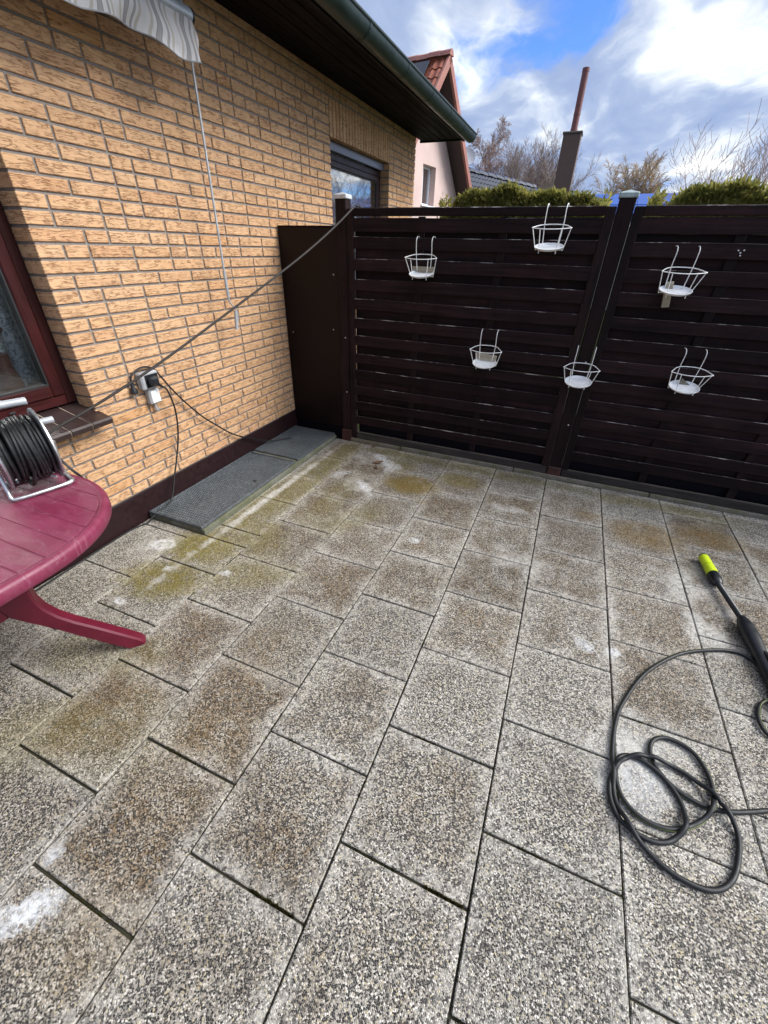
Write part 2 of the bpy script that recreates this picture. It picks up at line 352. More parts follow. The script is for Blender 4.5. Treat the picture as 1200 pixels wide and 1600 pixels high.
def mat_awning():
    m, t = new_mat('striped_awning_cloth')
    y = t.sep(t.P)[1]
    zz = t.sep(t.P)[2]
    y = t.math('ADD', y, t.math('MULTIPLY', t.math('SINE', t.math('ADD', t.math('MULTIPLY', zz, 46), t.math('MULTIPLY', y, 13))), .009))
    q = t.math('FRACT', t.math('DIVIDE', y, .158))
    W=(.70,.71,.74); G=(.36,.36,.38); B=(.52,.50,.46); D=(.22,.22,.23)
    c = t.ramp(q, [(0,W),(.28,B),(.36,W),(.46,D),(.48,G),(.60,D),(.62,W),(.76,G),(.84,W),(.92,B)], 'CONSTANT')
    n = t.noise(t.P, 14, 4, .6).outputs['Fac']
    c = t.mix(t.mapr(n, .4, .7, 0, .3), c, (.42,.40,.36))
    t.link(c, t.b.inputs['Base Color']); t.b.inputs['Roughness'].default_value = .85
    tl = t.n('ShaderNodeBsdfTranslucent'); t.link(c, tl.inputs[0]); mx = t.n('ShaderNodeMixShader'); mx.inputs[0].default_value = .3
    t.link(t.b.outputs[0], mx.inputs[1]); t.link(tl.outputs[0], mx.inputs[2]); t.link(mx.outputs[0], t.out.inputs[0])
    return m
M['awning'] = mat_awning()
M['hem'] = simple('grey_hem', (.26,.27,.29), .8)
M['pink'] = simple('pale_pink_render', (.62,.47,.43), .9, 0, .06, 1.5, .1)
M['pvc'] = simple('white_pvc_frame', (.74,.77,.82), .35, 0, .04)
M['redtile'] = simple('red_clay_tile', (.30,.085,.045), .6, 0, .3, 4, .15)
M['redverge'] = simple('red_brown_verge', (.32,.13,.10), .6, 0, .15, 6)
M['brownsoff'] = simple('dark_brown_eaves_boards', (.042,.024,.024), .6, 0, .15)
M['solar'] = simple('dark_blue_solar_panel', (.010,.014,.028), .15, 0, .1)
M['bluetile'] = simple('glazed_blue_black_tile', (.030,.036,.060), .22, 0, .25, 5)
M['blueroof'] = simple('blue_sheet_roof', (.018,.085,.36), .5, 0, .08, 3)
M['slate'] = simple('brown_chimney_cladding', (.115,.075,.058), .75, 0, .1, 6, .1)
M['chimcap'] = simple('grey_brown_chimney_cap', (.12,.10,.085), .8)
M['flue'] = simple('red_brown_flue_pipe', (.17,.062,.052), .45, .1, .12, 5)
M['dish'] = simple('grey_dish', (.33,.36,.40), .5)
M['render'] = simple('cream_render', (.55,.52,.46), .9)
M['bark'] = simple('grey_brown_bark', (.27,.215,.19), .9, 0, .25, 12)
M['twig'] = simple('reddish_twig', (.33,.225,.185), .9, 0, .2, 12)
M['birch'] = simple('pale_birch_twig', (.44,.33,.22), .9, 0, .2, 12)
def mat_leaf(name, c0, c1, c2):
    m, t = new_mat(name)
    r = t.geo.outputs['Random Per Island']; n = t.noise(t.P, 5, 3).outputs['Fac']
    c = t.ramp(t.math('ADD', t.math('MULTIPLY', r, .6), t.math('MULTIPLY', n, .4)), [(.2,c0),(.5,c1),(.8,c2)])
    t.link(c, t.b.inputs['Base Color']); t.b.inputs['Roughness'].default_value = .7
    tl = t.n('ShaderNodeBsdfTranslucent'); t.link(c, tl.inputs[0]); mx = t.n('ShaderNodeMixShader'); mx.inputs[0].default_value = .55
    t.link(t.b.outputs[0], mx.inputs[1]); t.link(tl.outputs[0], mx.inputs[2]); t.link(mx.outputs[0], t.out.inputs[0]); return m
M['thuja'] = mat_leaf('thuja_foliage', (.11,.125,.028), (.25,.245,.055), (.38,.335,.10))
M['grass'] = mat_leaf('lawn_green', (.05,.075,.02), (.07,.10,.025), (.09,.11,.035))
M['moss'] = mat_leaf('moss_green', (.030,.032,.008), (.065,.062,.014), (.10,.088,.022))
M['deadleaf'] = simple('dead_brown_leaf', (.13,.065,.03), .8, 0, .3, 40)
M['ivy'] = M['thuja']
M['wirebrown'] = simple('dark_brown_iron', (.05,.022,.016), .5)
M['jarglass'] = simple('smoky_glass', (.30,.30,.26), .12, 0, .1)

# ------------------------------------------------------------------ mesh helpers
class MB:
    def __init__(s): s.v=[]; s.f=[]; s.mi=[]
    def add(s, vs, fs, mi=0):
        o=len(s.v); s.v+= [tuple(v) for v in vs]; s.f+=[tuple(i+o for i in f) for f in fs]; s.mi+=[mi]*len(fs)
    def box(s, x0,x1,y0,y1,z0,z1, c=0., mat4=None, mi=0):
        """box with chamfered edges (c)"""
        if c<=0:
            vs=[(x,y,z) for z in (z0,z1) for y in (y0,y1) for x in (x0,x1)]
            fs=[(0,2,3,1),(4,5,7,6),(0,1,5,4),(2,6,7,3),(0,4,6,2),(1,3,7,5)]
        else:
            vs=[];idx={}
            X=(x0,x1);Y=(y0,y1);Z=(z0,z1); sg=(1,-1)
            for i in (0,1):
                for j in (0,1):
                    for k in (0,1):
                        a=(X[i],Y[j]+sg[j]*c,Z[k]+sg[k]*c); b=(X[i]+sg[i]*c,Y[j],Z[k]+sg[k]*c); d=(X[i]+sg[i]*c,Y[j]+sg[j]*c,Z[k])
                        idx[i,j,k]=len(vs); vs+=[a,b,d]
            fs=[]
            I=lambda i,j,k,a: idx[i,j,k]+a
            for i in (0,1):
                q=[I(i,0,0,0),I(i,1,0,0),I(i,1,1,0),I(i,0,1,0)]; fs.append(tuple(q if i else q[::-1]))
                q=[I(0,i,0,1),I(0,i,1,1),I(1,i,1,1),I(1,i,0,1)]; fs.append(tuple(q if i else q[::-1]))
                q=[I(0,0,i,2),I(1,0,i,2),I(1,1,i,2),I(0,1,i,2)]; fs.append(tuple(q if i else q[::-1]))
            for i in (0,1):
                for j in (0,1):
                    q=[I(i,j,0,0),I(i,j,0,1),I(i,j,1,1),I(i,j,1,0)]; fs.append(tuple(q if (i^j) else q[::-1]))
                    q=[I(i,0,j,0),I(i,1,j,0),I(i,1,j,2),I(i,0,j,2)]; fs.append(tuple(q if not (i^j) else q[::-1]) if False else tuple(q))
                    q=[I(0,i,j,1),I(1,i,j,1),I(1,i,j,2),I(0,i,j,2)]; fs.append(tuple(q))
                    for k in (0,1): fs.append((I(i,j,k,0),I(i,j,k,1),I(i,j,k,2)))
        if mat4: vs=[tuple(mat4 @ Vector(v)) for v in vs]
        s.add(vs,fs,mi); return s
    def tube(s, pts, r, n=8, caps=True, closed=False, mi=0):
        P=[Vector(p) for p in pts]; m=len(P); rs = r if isinstance(r,(list,tuple)) else [r]*m
        T=[]
        for i in range(m):
            if closed: d=P[(i+1)%m]-P[i-1]
            else: d=P[min(i+1,m-1)]-P[max(i-1,0)]
            T.append(d.normalized() if d.length>1e-9 else Vector((0,0,1)))
        up=Vector((0,0,1)) if abs(T[0].z)<.9 else Vector((1,0,0))
        nrm=(up-T[0]*up.dot(T[0])).normalized(); vs=[]
        for i in range(m):
            nrm=(nrm-T[i]*nrm.dot(T[i]))
            if nrm.length<1e-6: nrm=T[i].orthogonal()
            nrm.normalize(); b=T[i].cross(nrm)
            for k in range(n):
                a=2*math.pi*k/n; vs.append(P[i]+(nrm*math.cos(a)+b*math.sin(a))*rs[i])
        fs=[]
        for i in range(m if closed else m-1):
            j=(i+1)%m
            for k in range(n):
                k2=(k+1)%n; fs.append((i*n+k,i*n+k2,j*n+k2,j*n+k))
        if caps and not closed:
            fs.append(tuple(range(n))[::-1]); fs.append(tuple((m-1)*n+k for k in range(n)))
        s.add(vs,fs,mi); return s
    def lathe(s, prof, n=24, axis=None, mi=0, cap=True):
        """prof: (radius, height) along local z; axis: Matrix 4x4"""
        vs=[];fs=[]
        for (r,z) in prof:
            for k in range(n):
                a=2*math.pi*k/n; vs.append(Vector((r*math.cos(a),r*math.sin(a),z)))
        m=len(prof)
        for i in range(m-1):
            for k in range(n):
                k2=(k+1)%n; fs.append((i*n+k,i*n+k2,(i+1)*n+k2,(i+1)*n+k))
        if cap: fs.append(tuple(range(n))[::-1]); fs.append(tuple((m-1)*n+k for k in range(n)))
        if axis: vs=[axis@v for v in vs]
        s.add(vs,fs,mi); return s
    def prism(s, poly, frame, t0, t1, mi=0):
        """poly 2D points -> extruded along frame's 3rd axis; frame = Matrix4x4"""
        n=len(poly); vs=[frame@Vector((x,y,t0)) for x,y in poly]+[frame@Vector((x,y,t1)) for x,y in poly]
        fs=[tuple(range(n))[::-1],tuple(range(n,2*n))]+[(i,(i+1)%n,n+(i+1)%n,n+i) for i in range(n)]
        s.add(vs,fs,mi); return s
    def mesh(s, name, mats):
        me=bpy.data.meshes.new(name); me.from_pydata(s.v,[],s.f); 
        for mm in (mats if isinstance(mats,(list,tuple)) else [mats]): me.materials.append(mm)
        if any(s.mi): me.polygons.foreach_set('material_index', s.mi)
        me.update(); return me
    def build(s, name, mats, parent=None, smooth=False, loc=None):
        me=s.mesh(name,mats)
        if smooth: 
            me.polygons.foreach_set('use_smooth',[True]*len(me.polygons))
            try: me.set_sharp_from_angle(angle=R_(40))
            except Exception: pass
        return link(name, me, parent, loc)
def link(name, me, parent=None, loc=None):
    o=bpy.data.objects.new(name, me); COL.objects.link(o)
    if parent: o.parent=parent
    if loc: o.location=loc
    return o
def recalc(o):
    import bmesh
    bm=bmesh.new(); bm.from_mesh(o.data); bmesh.ops.recalc_face_normals(bm, faces=bm.faces); bm.to_mesh(o.data); bm.free(); return o
def tag(o, label=None, cat=None, group=None, kind=None):
    if label: o['label']=label
    if cat: o['category']=cat
    if group: o['group']=group
    if kind: o['kind']=kind
    return o
def empty(name, loc=(0,0,0), rz=0., label=None, cat=None, group=None):
    o=bpy.data.objects.new(name,None); COL.objects.link(o); o.location=loc; o.rotation_euler=(0,0,rz); o.empty_display_size=.1
    return tag(o,label,cat,group)
def copy_tree(o, parent=None):
    c=o.copy(); COL.objects.link(c); c.parent=parent
    for ch in list(o.children): copy_tree(ch,c)
    return c
def spline(pts, sub=8, closed=False):
    P=[Vector(p) for p in pts]; n=len(P); out=[]
    for i in range(n if closed else n-1):
        p0=P[i-1] if (i>0 or closed) else P[0]; p1=P[i]; p2=P[(i+1)%n]; p3=P[(i+2)%n] if (i+2<n or closed) else P[-1]
        for k in range(sub):
            t=k/sub; out.append(.5*((2*p1)+(p2-p0)*t+(2*p0-5*p1+4*p2-p3)*t*t+(3*p1-p0-3*p2+p3)*t**3))
    if not closed: out.append(P[-1])
    return out

# ================================================================== SETTING
g=MB(); g.box(-900,900,-900,900,-.9,-.10); tag(g.build('ground', M['grass']), kind='structure')

# ---- patio: bedding sheet + one object per slab
XW=-2.276                      # brick face of the house wall
FLOOR_EDGE=3.224
LX0=-.2925
pb=MB(); pb.box(XW-.03,5.2,-1.4,3.26,-.09,-.012); patio=tag(pb.build('patio', M['joint']), kind='structure')
slab_cache={}
def slab_mesh(hx,hy):
    k=(round(hx,4),round(hy,4))
    if k not in slab_cache:
        b=MB(); b.box(-hx,hx,-hy,hy,-.04,0,.0028); slab_cache[k]=b.mesh('slab',M['slab'])
    return slab_cache[k]
DIRT={(-2,0):.95,(-3,0):.9,(-2,1):.8,(-3,1):.7,(-3,2):.6,(-2,2):.7}
LW_X, LW_Y = -1.803, 1.497      # light well corner
for i in range(-5,13):
    xa=LX0+.4*i; xb=xa+.4
    off=.032 if i%2==0 else -.168   # running bond
    ya_=off-1.2
    j=0
    while ya_<FLOOR_EDGE-.03:
        y0,y1=max(ya_,-1.35),min(ya_+.4,FLOOR_EDGE); x0,x1=max(xa,XW+.008),xb
        ya_+=.4; j+=1
        pieces=[(x0,x1,y0,y1)]
        if x0<LW_X-.02 and y1>LW_Y:
            pieces=[]
            if y0<LW_Y-.04: pieces.append((x0,x1 if x1<LW_X else x1,y0,LW_Y) if x1<=LW_X+.2 and x1<LW_X else (x0,x1,y0,LW_Y))
            if x1>LW_X+.03: pieces.append((LW_X,x1,max(y0,LW_Y),y1))
        for (a,b_,c,d) in pieces:
            jx=random.uniform(.0022,.0032); jy=random.uniform(.0022,.0044)
            hx,hy=(b_-a)/2-jx,(d-c)/2-jy
            if abs(hx-.2)<.01 and abs(hy-.2)<.01: hx,hy=random.choice((.1968,.1974,.1979)),random.choice((.1952,.1962,.1968,.1975))
            cx_,cy_=(a+b_)/2,(c+d)/2
            o=link('slab',slab_mesh(hx,hy),patio,(cx_+random.uniform(-.0006,.0006),cy_+random.uniform(-.001,.001),random.uniform(-.0030,.0006)))
            o.rotation_euler=(random.uniform(-.003,.003),random.uniform(-.003,.003),random.uniform(-.003,.003))
            near=math.exp(-((cx_+.95)**2+(cy_-.55)**2)/.35)
            o['dirt']=min(1.,max(0.,random.uniform(.10,.40)+.85*near+(.45 if 1.3<cy_<2.9 and cx_>-1.5 else 0)-(.25 if cx_<-1.5 and cy_<1.4 else 0)))
            o['half_x']=hx; o['half_y']=hy
b=MB(); b.box(-1.74,6.5,3.277,6.2,-.2,-.02); tag(b.build('added_soil_sheet',M['joint']),kind='structure')  # dark soil sheet added to darken the gap under the fence
# concrete edging along the fence
edg=empty('edging'); edg['kind']='structure'
x=-1.66
for L in (.50,1.0,1.0,1.0,1.0,1.0,1.0):
    b=MB(); b.box(x+.003,x+L-.003,3.229,3.275,-.08,.028+random.uniform(-.003,.003),.005); b.build('edging_stone',M['edging'],edg); x+=L

# ================================================================== HOUSE
house=empty('house',(XW,3,0),label='yellow brick bungalow with dark eaves, red-brown window and dark plinth',cat='house')
house.location=(0,0,0)
CH=.0631; ZB=.192; NC=41
Y0,Y1=-1.3,6.405; ZT=ZB+CH*NC
W1=(-.62,1.408,ZB+CH*8,ZB+CH*34); W1F=(-.62,1.408,.7560,ZB+CH*34); W2=(4.178,5.545,ZB+CH*13,ZB+CH*34)
def grid_wall(ys,zs,holes,xf,xb):
    """wall with rectangular openings as one mesh: front, back and reveal faces only"""
    b=MB(); ny,nz=len(ys)-1,len(zs)-1
    solid=lambda j,k: 0<=j<ny and 0<=k<nz and not any(h[0]-1e-6<(ys[j]+ys[j+1])/2<h[1]+1e-6 and h[2]<(zs[k]+zs[k+1])/2<h[3] for h in holes)
    for j in range(ny):
        for k in range(nz):
            if not solid(j,k): continue
            a,c,d,e=ys[j],ys[j+1],zs[k],zs[k+1]
            b.add([(xf,a,d),(xf,c,d),(xf,c,e),(xf,a,e)],[(0,1,2,3)]); b.add([(xb,a,d),(xb,c,d),(xb,c,e),(xb,a,e)],[(3,2,1,0)])
            for (dj,dk,q) in ((-1,0,[(xf,a,d),(xf,a,e),(xb,a,e),(xb,a,d)]),(1,0,[(xf,c,d),(xb,c,d),(xb,c,e),(xf,c,e)]),(0,-1,[(xf,a,d),(xb,a,d),(xb,c,d),(xf,c,d)]),(0,1,[(xf,a,e),(xf,c,e),(xb,c,e),(xb,a,e)])):
                if not solid(j+dj,k+dk): b.add(q,[(0,1,2,3)])
    return b
MI=.008
hol=[(W1[0]-MI,W1[1]+MI,W1[2],W1[3]+MI),(W2[0]-MI,W2[1]+MI,W2[2],W2[3]+MI)]
ys=sorted({Y0,Y1-MI}|{h[0] for h in hol}|{h[1] for h in hol}); zs=sorted({ZB-.04,ZT}|{h[2] for h in hol}|{h[3] for h in hol})
wall=grid_wall(ys,zs,hol,XW-MI,XW-.30).build('brick_wall',M['mortar'],house)
side=MB(); side.box(XW-6,XW-.31,Y1-.30,Y1-MI-.004,ZB-.04,ZT); side.build('gable_wall',M['mortar'],house)
bricks=[]   # (y0,y1,z0,z1,deep0,deep1)
rb=random.Random(11); JT=.0126; LM=.2525
def fill(ya,yb,z0,z1,start,ea,eb):
    y=ya; first=True; L=start
    seq=[]
    while y<yb-.02:
        rem=yb-y
        if L>rem-.05: L=rem
        seq.append((y,y+L)); y+=L
        L=LM if rb.random()<.70 else LM/2
    for n,(a,c) in enumerate(seq):
        bricks.append((a+(0 if n==0 and ea else JT/2), c-(0 if n==len(seq)-1 and eb else JT/2), z0,z1, n==0 and ea, n==len(seq)-1 and eb))
starts=[LM,LM/2,LM*.75,LM*.25+.03,LM*.5,LM*.9]
for c in range(NC):
    z0=ZB+CH*c+JT/2; z1=ZB+CH*(c+1)-JT/2; zc=(z0+z1)/2
    spans=[(Y0,Y1,False,True)]
    for wi,W in enumerate((W1,W2)):
        if W[2]<zc<W[3]+CH*4-.001:
            rev = zc<W[3]
            ns=[]
            for (a,b_,ea,eb) in spans:
                if a<W[0] and b_>W[1]: ns+=[(a,W[0],ea,rev),(W[1],b_,rev,eb)]
                else: ns.append((a,b_,ea,eb))
            spans=ns
    for (a,b_,ea,eb) in spans: fill(a,b_,z0,z1,rb.choice(starts) if not ea else rb.choice((LM,LM/2)),ea,eb)
soldiers=[]
for W in (W1,W2):
    n=int(round((W[1]-W[0])/CH)); p=(W[1]-W[0])/n
    for k in range(n): soldiers.append((W[0]+p*k+JT/2,W[0]+p*(k+1)-JT/2,W[3],W[3]+CH*4-JT/2))
def brick_mb(b,yc,zc,hy,hz,dx,deep,fwd):
    """one brick: chamfered front, flat sides; front at x=fwd"""
    c=.0025; xf=fwd; xb=-deep
    vs=[(xb,-hy,-hz),(xb,hy,-hz),(xb,hy,hz),(xb,-hy,hz),(xf-c,-hy,-hz),(xf-c,hy,-hz),(xf-c,hy,hz),(xf-c,-hy,hz),(xf,-hy+c,-hz+c),(xf,hy-c,-hz+c),(xf,hy-c,hz-c),(xf,-hy+c,hz-c)]
    fs=[(0,1,5,4),(1,2,6,5),(2,3,7,6),(3,0,4,7),(4,5,9,8),(5,6,10,9),(6,7,11,10),(7,4,8,11),(8,9,10,11)]
    b.add([(x+dx,y+yc,z+zc) for x,y,z in vs],fs)
allb=[(a,c,d,e,(.12 if (p or q) else .02)) for (a,c,d,e,p,q) in bricks]+[(a,c,d,e,.12) for (a,c,d,e) in soldiers]
def area(bk):
    a,c,d,e,_=bk; q=[proj((XW,y,z)) for y,z in ((a,d),(c,d),(c,e),(a,e))]
    if any(p is None for p in q): return 0
    cx_=sum(p[0] for p in q)/4; cy_=sum(p[1] for p in q)/4
    if not(-10<cx_<1210 and -10<cy_<1610): return 0
    if e<.62 and c<1.0: return 0
    return abs(sum(q[i][0]*q[(i+1)%4][1]-q[(i+1)%4][0]*q[i][1] for i in range(4)))/2
allb.sort(key=area,reverse=True)
bcache={}
for bk in allb[:300]:
    a,c,d,e,deep=bk; hy,hz=round((c-a)/2,3),round((e-d)/2,4); k=(hy,hz,deep)
    if k not in bcache:
        b=MB(); brick_mb(b,0,0,hy,hz,0,deep,0); bcache[k]=b.mesh('brick',M['brick'])
    o=link('brick',bcache[k],wall,(XW+random.uniform(-.0012,.0012),(a+c)/2,(d+e)/2)); o.rotation_euler=(0,random.uniform(-.006,.006),random.uniform(-.004,.004))
b=MB()
for bk in allb[300:]:
    a,c,d,e,deep=bk; brick_mb(b,(a+c)/2,(d+e)/2,(c-a)/2,(e-d)/2,XW+random.uniform(-.0012,.0012),deep,0)
tag(b.build('brickwork',M['brick'],wall),kind='stuff')
# plinth
b=MB(); b.box(XW-.30,XW+.004,Y0,Y1+.004,-.3,ZB-.003,.002); b.build('plinth',M['plinth'],house)
# rooms behind the windows
def room(x0,x1,y0,y1,z0,z1):
    b=MB(); vs=[(x,y,z) for z in (z0,z1) for y in (y0,y1) for x in (x0,x1)]
    b.add(vs,[(0,1,3,2),(4,6,7,5),(0,4,5,1),(2,3,7,6),(0,2,6,4)])
    return b
room(XW-3.2,XW-.302,-1.2,1.47,.15,2.66).build('room_wall',M['room'],house)
room(XW-3.2,XW-.302,3.9,6.05,.15,2.66).build('room_wall',M['room'],house)
def window(W,xf,frw,sash,mv,mh,two,handle=False):
    """frame, sashes and panes in opening W, frame front face at x=xf; every bar is its own piece"""
    y0,y1,z0,z1=W
    z0=z0+.035; top=z1-(.075 if two else .002)
    e=empty('window'); e.parent=house
    def bar(name,mat,par,*bx,c=.004):
        b=MB(); b.box(*bx,c); return b.build(name,mat,par)
    bar('frame_stile',mv,e,xf-.07,xf,y0+.001,y0+frw,z0,z1-.002); bar('frame_stile',mv,e,xf-.07,xf,y1-frw,y1-.001,z0,z1-.002)
    bar('frame_rail',mh,e,xf-.069,xf-.001,y0+frw,y1-frw,z0,z0+frw); bar('frame_rail',mh,e,xf-.069,xf-.001,y0+frw,y1-frw,top-frw,top)
    a,c,d,f=y0+frw+.001,y1-frw-.001,z0+frw+.001,top-frw-.001
    n=2 if (c-a)>1.5 else 1; wd=(c-a)/n
    for k in range(n):
        p,q=a+wd*k+.001,a+wd*(k+1)-.001
        bar('sash_stile',mv,e,xf-.055,xf+.012,p,p+sash,d,f,c=.006); bar('sash_stile',mv,e,xf-.055,xf+.012,q-sash,q,d,f,c=.006)
        bar('sash_rail',mh,e,xf-.054,xf+.0115,p+sash,q-sash,d,d+sash,c=.006); bar('sash_rail',mh,e,xf-.054,xf+.0115,p+sash,q-sash,f-sash,f,c=.006)
        for bx in ((p+sash,p+sash+.008,d+sash,f-sash),(q-sash-.008,q-sash,d+sash,f-sash),(p+sash+.008,q-sash-.008,d+sash,d+sash+.008),(p+sash+.008,q-sash-.008,f-sash-.008,f-sash)): bar('glazing_seal',M['seal'],e,xf-.03,xf+.004,*bx,c=0)
        bar('pane',M['glass'],e,xf-.024,xf-.006,p+sash+.002,q-sash-.002,d+sash+.002,f-sash-.002,c=0)
    return e
win1=window(W1F,XW-.118,.052,.058,M['winframe'],M['winframe_h'],False)
win2=window(W2,XW-.112,.05,.05,M['winframe2'],M['winframe2'],True)
b=MB(); b.box(XW-.11,XW-.10+.03,W2[0]+.004,W2[1]-.004,W2[3]-.070,W2[3]-.004,.004); b.build('blind_box',M['blind'],win2)
b=MB(); b.box(XW-.107,XW-.098,W1[1]-.34,W1[1]-.31,W1[2]+.122,W1[2]+.132,.003); b.build('drain_cap',M['seal'],win1)
# tiled sills
W1=W1F
sill=MB(); sill.prism([(XW-.16,.66),(XW-.16,W1[2]+.010),(XW-.001,W1[2]-.026),(XW-.001,.696)],Matrix(((1,0,0,0),(0,0,1,0),(0,1,0,0),(0,0,0,1))),W1[0]+.002,W1[1]-.002); sl1=recalc(sill.build('window_sill',M['grout'],house))
y=W1[1]+.018-.115
tm=None
for k in range(17):
    b=MB(); y0,y1=y+.0045,y+.115-.0045
    frm=Matrix(((0,0,1,0),(1,0,0,0),(0,1,0,0),(0,0,0,1)))   # (u,v,t)->(x=t,y=u,z=v)
    zf=W1[2]-.032; zb=W1[2]+.028
    poly=[(XW-.155,zb),(XW+.085,zf+.004),(XW+.094,zf-.006),(XW+.090,zf-.030),(XW+.076,zf-.033),(XW+.0745,zf-.018),(XW-.155,zb-.016)]
    fr2=Matrix(((1,0,0,0),(0,0,1,0),(0,1,0,0),(0,0,0,1)))    # (u,v,t)->(x=u,y=t,z=v)
    if tm is None:
        b.prism(poly,fr2,0,.106); tm=b.mesh('sill_tile',M['silltile'])
    o=link('sill_tile',tm,sl1,(0,y0,random.uniform(-.001,.001))); recalc(o) if k==0 else None
    y-=.115
b=MB(); b.prism([(XW-.150,zb-.004),(XW+.078,zf-.001),(XW+.085,zf-.010),(XW+.081,zf-.028),(XW+.0755,zf-.028),(XW+.0755,zf-.018),(XW-.15,zb-.015)],Matrix(((1,0,0,0),(0,0,1,0),(0,1,0,0),(0,0,0,1))),W1[1]+.018-.115*17+.01,W1[1]+.012)
recalc(b.build('sill_grout',M['grout'],sl1))
# eaves: soffit boards, fascia, gutter, roof
ZS=2.688; YE=6.60; XF=-1.735
sf=MB(); sf.box(XW-.02,XF,Y0,YE-.01,ZS+.022,ZS+.035); soff=sf.build('soffit',M['fascia'],house)
nb=6; wd=(XF-.004-(XW+.002))/nb
sb=MB(); sb.box(0,wd-.005,Y0,YE,0,.02,.003); sbm=sb.mesh('soffit_board',M['soffit'])
for k in range(nb): link('soffit_board',sbm,soff,(XW+.002+wd*k+.0025,0,ZS+random.uniform(-.001,.001)))
b=MB(); b.box(XF,XF+.024,Y0,YE+.02,ZS-.022,ZS+.16,.003); b.build('fascia',M['fascia'],house)
b=MB(); b.box(XW-.02,XF-.001,YE+.001,YE+.022,ZS-.012,ZS+.17,.003); b.build('verge_board',M['fascia'],house)
gx,gz,gr=-1.638,2.718,.074
gp=[(gx+math.cos(a)*gr,gz+math.sin(a)*gr) for a in [R_(180+18*k) for k in range(11)]]
prof=[(gp[0][0],gp[0][1]+.02)]+gp; inner=[(gx+(x-gx)*.95,gz+(z-gz)*.95) for x,z in gp][::-1]
b=MB(); fr2=Matrix(((1,0,0,0),(0,0,1,0),(0,1,0,0),(0,0,0,1)))
ring=prof+inner
n=len(ring); vs=[(x,Y0,z) for x,z in ring]+[(x,6.58,z) for x,z in ring]
b.add(vs,[(i,(i+1)%n,n+(i+1)%n,n+i) for i in range(n)])
gut=b.build('gutter',M['gutter'],house,True); recalc(gut)
b=MB(); b.tube([(gx+gr,Y0,gz+.002),(gx+gr,6.58,gz+.002)],.009,8); b.build('gutter_bead',M['gutter'],gut,True)
b=MB(); b.prism([(x,z) for x,z in gp],fr2,6.5801,6.588); recalc(b.build('gutter_end',M['gutter'],gut))
jm=None
for yy in (-.2,.75,1.7,2.55,3.453,4.172,4.807,5.422,6.003):
    b=MB(); gg=[(gx+math.cos(a)*(gr+.003),gz+math.sin(a)*(gr+.003)) for a in [R_(182+17.6*k) for k in range(11)]]
    vs=[(x,0,z) for x,z in gg]+[(x,.02,z) for x,z in gg]; m_=len(gg)
    if jm is None:
        b.add(vs,[(i,i+1,m_+i+1,m_+i) for i in range(m_-1)]); b.add([(gx+(x-gx)*.97,yy_,gz+(z-gz)*.97) for yy_ in (0,.02) for x,z in gg],[(m_+i,m_+i+1,i+1,i) for i in range(m_-1)]); jm=b.mesh('gutter_joint',M['gutter'])
    link('gutter_joint',jm,gut,(0,yy,0))
b=MB(); b.prism([(-1.70,2.735),(-1.70,2.77),(-6.2,4.55),(-6.2,4.51)],fr2,Y0-1,YE+.03); recalc(b.build('roof',M['redtile'],house))

# ================================================================== light wells in front of the plinth
LX=(XW+.09,-1.806)
cb=MB()
cb.box(-1.842,-1.806,1.500,3.225,-.05,.031,.004); cb.box(XW+.010,-1.8425,1.500,1.536,-.05,.030,.004); cb.box(XW+.010,-1.8425,2.545,2.585,-.05,.038,.004); cb.box(XW+.010,-1.8425,3.19,3.225,-.05,.030,.004)
tag(cb.build('light_well_curb',M['curb']),'low greenish concrete curb around the sunken light wells by the plinth','curb')
cb=MB(); cb.box(XW+.010,XW+.045,1.537,2.5445,-.05,.040,.004); 
def lid(y0,y1,z,label,hole):
    e=empty('light_well_cover',((XW-1.81)/2,(y0+y1)/2,z),label=label,cat='cover',group='slate grey light well covers')
    hx=(-1.812-(XW+.02))/2; hy=(y1-y0)/2
    b=MB(); b.box(-hx,hx,-hy,hy,0,.014,.003); b.build('plate',M['lid'],e)
    b=MB()
    for (a,c,d,f) in ((-hx+.002,hx-.002,-hy+.002,-hy+.018),(-hx+.002,hx-.002,hy-.018,hy-.002),(-hx+.002,-hx+.018,-hy+.018,hy-.018),(hx-.018,hx-.002,-hy+.018,hy-.018)): b.box(a,c,d,f,.012,.019,.002)
    b.build('rim',M['lid'],e)
    b=MB(); nx,ny=int((2*hx-.05)/.017),int((2*hy-.05)/.021)
    for i in range(nx):
        for j in range(ny):
            x=-hx+.026+.017*i+(.0085 if j%2 else 0); yv=-hy+.028+.021*j
            if x>hx-.028: continue
            if hole and abs(x-hole[0])<.02 and abs(yv-hole[1])<.018: continue
            a,c=.0055,.0075
            b.add([(x-a,yv-c,.0138),(x+a,yv-c,.0138),(x+a,yv+c,.0138),(x-a,yv+c,.0138),(x-a*.6,yv-c*.6,.0168),(x+a*.6,yv-c*.6,.0168),(x+a*.6,yv+c*.6,.0168),(x-a*.6,yv+c*.6,.0168)],[(4,5,6,7),(0,1,5,4),(1,2,6,5),(2,3,7,6),(3,0,4,7)])
    tag(b.build('tread_knobs',M['lid'],e),kind='stuff')
    if hole:
        b=MB(); b.box(hole[0]-.016,hole[0]+.016,hole[1]-.012,hole[1]+.012,.0125,.0148,.001); b.build('lifting_slot',M['seal'],e)
    return e
lid(1.498,2.546,.033,'long slate grey light well cover with studded tread and lifting slot',(.135,.11))
lid(2.584,3.226,.031,'short scuffed slate grey light well cover ending at the dark panel',None)

